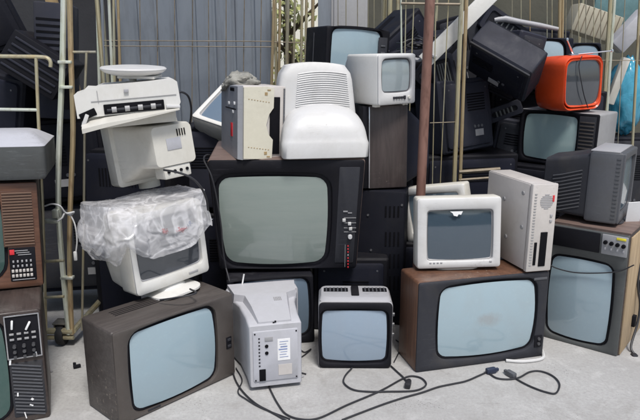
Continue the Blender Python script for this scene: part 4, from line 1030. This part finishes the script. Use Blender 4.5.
# dark pile inside cages D and E
r = dark_tv('charcoal television back with louvre strip, leaning behind the zinc poles', (.87, 4.02, .842), (33, -8, -3), .43, .22, .44, 'charcoal', dep=.03)
b = MB()
for k in range(3): b.box((-.18+.026*k, -.112, .21), (.014, .006, .38), b=.001)
b.build('louvre', M['hole'], r)
MB().box((-.115, -.114, .215), (.016, .008, .40), b=.002).build('strip', M['grey'], r)
knob(r, .17, -.11, .09, .007, .004, 'hole', 'screw')
dark_tv('charcoal television flat under the leaning one behind the zinc poles', (.90, 4.05, .45), (12, 0, 0), .62, .34, .385, 'black', dep=.1)
dark_tv('black television at the bottom of the caged pile on the right', (.92, 4.05, .14), (6, 0, 0), .6, .36, .305, 'black', dep=.1)
r = thing('black_television', 'large black television tipped down to the right on top of the caged pile', 'television', (1.112, 3.99, 1.300), (-31, 51.1, 28.1))
crt_box(r, .40, .165, .323, M['charcoal'], M['black'], .8, .03, False)
MB().box((0, -.0865, .300), (.395, .012, .028), b=.004).build('trim', M['darkgrey'], r)
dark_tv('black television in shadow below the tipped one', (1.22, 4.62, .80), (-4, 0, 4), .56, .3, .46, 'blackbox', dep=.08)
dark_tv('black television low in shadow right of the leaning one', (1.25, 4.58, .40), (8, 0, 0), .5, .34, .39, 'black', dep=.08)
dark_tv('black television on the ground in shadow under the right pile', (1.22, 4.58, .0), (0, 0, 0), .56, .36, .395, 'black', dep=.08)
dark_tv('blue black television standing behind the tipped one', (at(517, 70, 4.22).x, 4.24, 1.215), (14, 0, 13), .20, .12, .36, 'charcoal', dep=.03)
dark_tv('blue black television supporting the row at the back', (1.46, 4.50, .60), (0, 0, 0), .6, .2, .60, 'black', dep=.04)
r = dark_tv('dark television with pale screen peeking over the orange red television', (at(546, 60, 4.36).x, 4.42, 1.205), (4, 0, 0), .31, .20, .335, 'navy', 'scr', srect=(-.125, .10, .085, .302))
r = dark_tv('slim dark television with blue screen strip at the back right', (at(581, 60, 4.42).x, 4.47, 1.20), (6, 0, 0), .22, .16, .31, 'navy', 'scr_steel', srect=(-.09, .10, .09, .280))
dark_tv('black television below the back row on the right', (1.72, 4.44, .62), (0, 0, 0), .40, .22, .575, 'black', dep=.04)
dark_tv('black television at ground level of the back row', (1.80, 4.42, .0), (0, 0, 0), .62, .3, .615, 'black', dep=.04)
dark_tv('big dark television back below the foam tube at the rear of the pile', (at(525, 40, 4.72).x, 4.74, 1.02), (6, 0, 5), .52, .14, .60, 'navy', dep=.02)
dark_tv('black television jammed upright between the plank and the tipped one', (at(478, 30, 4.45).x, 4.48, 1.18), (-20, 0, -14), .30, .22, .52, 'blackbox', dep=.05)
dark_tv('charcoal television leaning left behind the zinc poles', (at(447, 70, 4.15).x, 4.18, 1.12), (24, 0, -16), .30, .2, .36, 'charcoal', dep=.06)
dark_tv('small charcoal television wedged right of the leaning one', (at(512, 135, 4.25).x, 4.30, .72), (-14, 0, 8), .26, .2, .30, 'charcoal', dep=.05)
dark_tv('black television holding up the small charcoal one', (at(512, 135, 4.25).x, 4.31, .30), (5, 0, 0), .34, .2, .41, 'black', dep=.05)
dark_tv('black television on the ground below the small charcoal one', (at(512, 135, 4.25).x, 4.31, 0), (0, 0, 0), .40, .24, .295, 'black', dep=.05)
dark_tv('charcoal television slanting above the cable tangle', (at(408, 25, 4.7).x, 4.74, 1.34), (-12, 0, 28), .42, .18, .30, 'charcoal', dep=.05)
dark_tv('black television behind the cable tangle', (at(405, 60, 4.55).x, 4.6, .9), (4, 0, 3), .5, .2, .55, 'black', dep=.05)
def slab(label, pos, rot, W, T, H, m):
    r = thing('black_casing', label, 'casing', pos, rot)
    MB().ybox(W, H, -T/2, T/2, .015, .006, 0, H/2).build('shell', M[m], r)
    fr = MB(); fr.loft([rect_(W, 0, H, -T/2+.002, .015), rect_(W-.004, .002, H-.002, -T/2-.008, .015), rect_(W-.05, .025, H-.025, -T/2-.008, .02), rect_(W-.06, .03, H-.03, -T/2+.001, .02)], False, False); fr.build('rim', M['charcoal' if m != 'charcoal' else 'black'], r)
    rb = MB()
    for k in range(5): rb.box((-W*.22+W*.11*k, -T/2-.001, H*.5), (.010, .006, H*.55), b=.001)
    rb.build('rib', M['slate'], r)
slab('thin black casing slanting beneath the white plank', at(440, 66, 3.98), (10, 0, -48), .34, .05, .10, 'charcoal')
slab('black casing slab leaning left of the zinc poles under the plank', at(446, 92, 3.92), (24, -10, -12), .16, .05, .22, 'black')
slab('dark casing lid propped on the leaning charcoal television', at(492, 92, 4.08), (-10, -20, 24), .26, .04, .12, 'charcoal')
slab('small black casing tipped beside the cable tangle', at(416, 88, 4.0), (30, 0, 30), .20, .06, .14, 'charcoal')
slab('black casing slab standing behind the tipped television', at(497, 40, 4.35), (8, 0, 32), .34, .05, .16, 'blackbox')
slab('narrow dark casing wedged above the small charcoal television', at(507, 118, 4.12), (-20, 0, -22), .22, .06, .09, 'black')
# grey tube lying over the pile
o = MB().tube([at(494, 20, 4.33), at(505, 19, 4.33), at(520, 22, 4.33), at(540, 25.5, 4.33), at(558, 29, 4.33)], [.016, .022, .018, .017, .012], 10).build('foam_tube', M['lightgrey']); tag(o, 'pale grey foam tube lying over the black televisions', 'foam tube')
# white plank in cage D
a, b2 = at(424, 62, 3.80), at(494, -8, 3.80)
d = (b2-a); L = d.length; ang = math.atan2(d.z, d.x)
o = MB().box((a+b2)/2, (L, .03, .088), Matrix.Rotation(-ang, 3, 'Y'), b=.004).build('white_plank', M['white']); tag(o, 'white plank slanting up between the rusty pipe and the zinc poles', 'plank')
o = MB().tube(catmull([at(410, 58, 3.85), at(420, 60, 3.83), at(428, 55, 3.78), at(436, 57, 3.78)], 6), [.012]*19, 8).build('grey_tube', M['lightgrey']); tag(o, 'bent pale tube at the foot of the white plank', 'tube')
dark_tv('dark television behind the white plank', (.72, 4.25, 1.18), (14, 0, -20), .44, .26, .36, 'navy', dep=.1)
dark_tv('black television lying at the top behind the rusty pipe', (.58, 4.35, 1.36), (30, 0, -38), .42, .26, .30, 'blackbox', dep=.1)
dark_tv('black television supporting the pile behind the rusty pipe', (.52, 4.30, .64), (5, 0, 0), .5, .36, .50, 'black', dep=.1)
dark_tv('black television on the ground behind the rusty pipe', (.54, 4.30, .0), (0, 0, 0), .56, .4, .63, 'black', dep=.1)
wr = MB()
for k in range(9):
    x = 392+random.uniform(0, 30); y = 44+random.uniform(-10, 8)
    wr.tube(catmull([at(x, y, 3.9), at(x+6, y+random.uniform(-4, 4), 3.86), at(x+13, y+random.uniform(-6, 6), 3.88), at(x+22, y+random.uniform(-5, 5), 3.9)], 5), .006, 6)
wr.build('cable_bundle', M['cable']); tag(C.objects['cable_bundle'], 'tangled bundle of cables left of the rusty pipe', 'cables')

# right back: beige casing, slanted grey casing, post, blue bag, teal board
r = thing('beige_casing', 'beige slab casing lying slanted behind the cage wires at the upper right', 'casing', (at(590, 22, 4.95).x, 4.98, at(590, 40, 4.95).z), (4, 0, 17))
MB().box((0, 0, .12), (.36, .16, .20), b=.01).build('case', M['beige'], r)
ln = MB()
for k in range(8): ln.box((-.15+.042*k, -.081, .12), (.006, .004, .19), b=0)
ln.build('groove', M['wire_dull'], r)
a, b2 = at(614, 48, 4.80), at(646, 14, 4.80); d = b2-a; ang = math.atan2(d.z, d.x)
r = thing('grey_casing', 'lilac grey long casing slanting upward at the right border', 'casing', (a+b2)/2, (0, 0, -math.degrees(ang)))
MB().box((0, 0, 0), (d.length, .12, .12), b=.012).build('case', M['greywhite'], r)
MB().box((-d.length/2+.004, 0, 0), (.014, .085, .085), b=.004).build('end_cap', M['palemetal'], r)
MB().box((0, -.052, -.012), (d.length*.8, .006, .008), b=.001).build('groove', M['midgrey'], r)
a, b2 = at(609, 104, 4.74), at(626, 58, 4.74); d = b2-a; ang = math.atan2(d.z, d.x)
o = MB().box((a+b2)/2, (d.length, .05, .055), Matrix.Rotation(-ang, 3, 'Y'), b=.006).build('beige_bar', M['offwhite']); tag(o, 'off white bar leaning beside the blue plastic bag', 'bar')
o = MB().box(at(625, 8, 5.3), (.5, .03, .32), Matrix.Rotation(R(6), 3, 'Y'), b=.006).build('teal_board', M['teal']); tag(o, 'teal board standing behind the cage at the upper right', 'board')
def bag(c, rx, ry, rz, m, label):
    b = MB(); n, l = 48, 28; rows = []
    for j in range(l):
        th = PI*(j+.5)/l; row = []
        for i in range(n):
            ph = 2*PI*i/n; v = Vector((math.sin(th)*math.cos(ph), math.sin(th)*math.sin(ph), math.cos(th)))
            k = 1+.22*noise.noise(v*1.6+Vector((3, 5, 1)))+.22*(.5-abs(noise.noise(v*3.4)))+.07*noise.noise(v*9)
            row.append((v.x*rx*k, v.y*ry*k, v.z*rz*k))
        rows.append(row)
    b.loft(rows); o = b.build('plastic_bag', m, None, 70); o.location = c; tag(o, label, 'plastic bag'); return o
bag(at(625, 97, 4.84), .125, .10, .25, M['bluebag'], 'crumpled blue plastic bag stuffed in the cage at the right border')
dark_tv('dark television carrying the blue plastic bag', (2.28, 4.86, .14), (0, 0, 0), .5, .3, .70, 'blackbox', dep=.08)

# ================================================================== things on the ground
def cable(pts, label, r=.0040, m='cable', plug=None, z=.006):
    b = MB(); P = [gnd(x, y, z) for x, y in pts]; b.tube(catmull(P, 8), r, 8); o = b.build('cable', M[m]); tag(o, label, 'cable')
    for (px, py, ang, mm) in plug or ():
        c = gnd(px, py, .014); q = MB(); q.box(c, (.050, .026, .026), Matrix.Rotation(R(ang), 3, 'Z'), b=.006)
        q.box(c+Matrix.Rotation(R(ang), 3, 'Z') @ Vector((.032, 0, 0)), (.016, .014, .014), Matrix.Rotation(R(ang), 3, 'Z'), b=.003)
        q.build('plug', M[mm], o)
cable([(352, 368), (345, 376), (344, 383), (353, 389.5), (368, 391.5), (388, 391.5), (415, 390.5), (426, 385), (422, 378.5), (412, 376), (402, 379), (380, 391), (347, 405), (319, 418), (300, 419), (286, 414), (278, 404), (272, 393), (268, 384)], 'black cable looping in front of the small portable television')
cable([(391, 366), (397, 371.5), (403, 377), (407, 382)], 'short black lead with plug by the portable television', plug=[(408, 384, 75, 'cable')])
cable([(342, 420), (360, 413), (384, 404), (404, 397.5), (422, 392.5), (438, 387), (452, 384), (466, 381), (478, 376), (487, 372)], 'long black cable ending in a blue plug before the walnut television', plug=[(491, 370.5, 20, 'cable_blue')])
cable([(490, 374), (497, 378), (508, 379.2), (519, 377.5), (530, 371.8), (541, 371.2), (553, 376), (559.5, 384), (556, 393), (546, 392), (532, 387), (520, 381), (513, 376)], 'black cable lying in a loop on the concrete at the right', plug=[(511, 374, 120, 'grey')])
cable([(296, 345), (304, 352), (311, 349), (303, 356), (292, 362), (298, 371), (306, 374)], 'thin dark cable tangled between the grey monitor and the portable television', r=.003)
cable([(394, 362), (399, 352), (402, 345), (396, 340)], 'thin dark cable running back between the two front televisions', r=.003)
cable([(236, 368), (242, 380), (238, 392), (246, 399), (262, 408), (290, 419)], 'thin black cable beside the pale grey monitor, running out of the bottom', r=.003)
# cable from the back monitor down the middle
b = MB(); b.tube(catmull([at(226, 268, 3.0), at(230, 285, 2.96), at(233, 320, 2.88), at(233, 350, 2.8), gnd(233, 372, .01), gnd(240, 388, .006), gnd(255, 403, .006), gnd(275, 414, .006), gnd(292, 424, .006)], 8), .0042, 8)
tag(b.build('cable', M['cable']), 'black cable trailing over the ground left of the pale grey monitor', 'cable')
b = MB(); b.tube(catmull([at(214, 157, 3.18), at(207, 155, 3.10), at(204, 160, 3.02), at(211, 175, 2.99), at(216, 195, 2.99), at(221, 225, 3.0), at(223, 250, 3.0), at(226, 268, 3.0)], 8), .0042, 8)
tag(b.build('cord', M['cable']), 'thin dark cord hanging down over the left of the greenish screen', 'cord')
b = MB(); b.tube([at(244, 274, 2.96), at(242.5, 283, 2.95), at(241, 291, 2.94)], .004, 6); tag(b.build('cable_end', M['cable_white']), 'white cable end hanging above the pale grey monitor', 'cable')
b = MB(); b.tube(catmull([at(164, 170, 2.66), at(176, 172, 2.60), at(190, 177, 2.60), at(200, 186, 2.62), at(206, 198, 2.66), at(208, 210, 2.7)], 8), .0048, 8); tag(b.build('cable', M['cable']), 'black cable from the turned white monitor over the plastic film', 'cable')
b = MB(); b.tube(catmull([at(174, 95, 2.9), at(181, 92, 2.92), at(188, 96, 2.95), at(191, 106, 3.0), at(191, 116, 3.05), at(189, 130, 3.1), at(186, 150, 3.12)], 8), .005, 8); tag(b.build('cable', M['cable']), 'black cable curling behind the broken printer', 'cable')
b = MB(); b.tube(catmull([at(160, 300, 2.55), at(180, 297, 2.52), at(196, 293, 2.55), at(190, 289, 2.62)], 8), .004, 8); tag(b.build('cable', M['cable']), 'black cable curled round the foot of the white monitor on the grey brown television', 'cable')
# white plastic strip
b = MB(); b.tube(catmull([gnd(506, 360.5, .008), gnd(522, 361.5, .008), gnd(537, 360, .008), gnd(543, 357.5, .008), gnd(543, 353, .008), gnd(540, 347, .008)], 8), .008, 8)
tag(b.build('plastic_strip', M['white_bright']), 'bent white plastic strip on the ground under the walnut television', 'plastic strip')
b = MB(); c = gnd(77, 366, .012); b.box(c, (.034, .014, .014), Matrix.Rotation(R(30), 3, 'Z'), b=.004); b.box(c+Vector((-.014, .008, .003)), (.014, .009, .022), b=.003)
tag(b.build('plastic_clip', M['black']), 'small black plastic clip on the concrete beside the front left television', 'clip')
for i, (px, py, lab) in enumerate(((51, 372, 'pale pebble beside the bottom left television'), (302, 377, 'bit of white debris between the grey monitor and the portable television'))):
    b = MB(); b.lathe([(.003, 0), (.008, .003), (.007, .006), (.003, .008)], gnd(px, py), 7, sx=1.2); tag(b.build('pebble', M['paper' if i == 2 else 'midgrey']), lab, 'pebble')

# repeats of one kind share a group
GROUPS = {'black_television': 'black televisions in the pile', 'console_television': 'large televisions in the pile', 'wood_television': 'wood cased televisions', 'portable_television': 'small portable televisions',
          'white_monitor': 'white computer monitors', 'grey_monitor': 'grey computer monitors', 'computer_case': 'desktop computer cases', 'black_casing': 'black casings wedged in the pile', 'roll_cage': 'wire roll cages', 'cable': 'cables on the ground and pile', 'cord': 'thin cords', 'pebble': 'bits on the concrete', 'wall': 'walls behind the cages'}
for o in list(C.objects):
    if o.parent is None and 'label' in o:
        k = o.name.split('.')[0]
        if k in GROUPS: o['group'] = GROUPS[k]
# ================================================================== light
w = bpy.data.worlds.new('World'); S.world = w; w.use_nodes = True; nt = w.node_tree
sky = nt.nodes.new('ShaderNodeTexSky'); sky.sky_type = 'NISHITA'; sky.sun_disc = False
SUN_EL, SUN_AZ = R(62), R(160)          # azimuth measured clockwise from +Y (behind the camera, a little to the right)
sky.sun_elevation = SUN_EL; sky.sun_rotation = SUN_AZ; sky.dust_density = 3; sky.air_density = 1.2
bg = nt.nodes['Background']; bg.inputs['Strength'].default_value = .092
nt.links.new(sky.outputs[0], bg.inputs[0])
sd = bpy.data.lights.new('sun', 'SUN'); sd.energy = 2.5; sd.angle = R(14); sd.color = (1, .98, .945)
so = bpy.data.objects.new('sun', sd); C.objects.link(so); so.location = (2, -5, 8)
dirv = Vector((math.sin(SUN_AZ)*math.cos(SUN_EL), math.cos(SUN_AZ)*math.cos(SUN_EL), math.sin(SUN_EL)))
so.rotation_euler = dirv.to_track_quat('Z', 'Y').to_euler()
S.render.engine = 'CYCLES'
S.view_settings.view_transform = 'Standard'; S.view_settings.look = 'None'; S.view_settings.exposure = 0.40; S.view_settings.gamma = 1
S.view_settings.use_curve_mapping = False
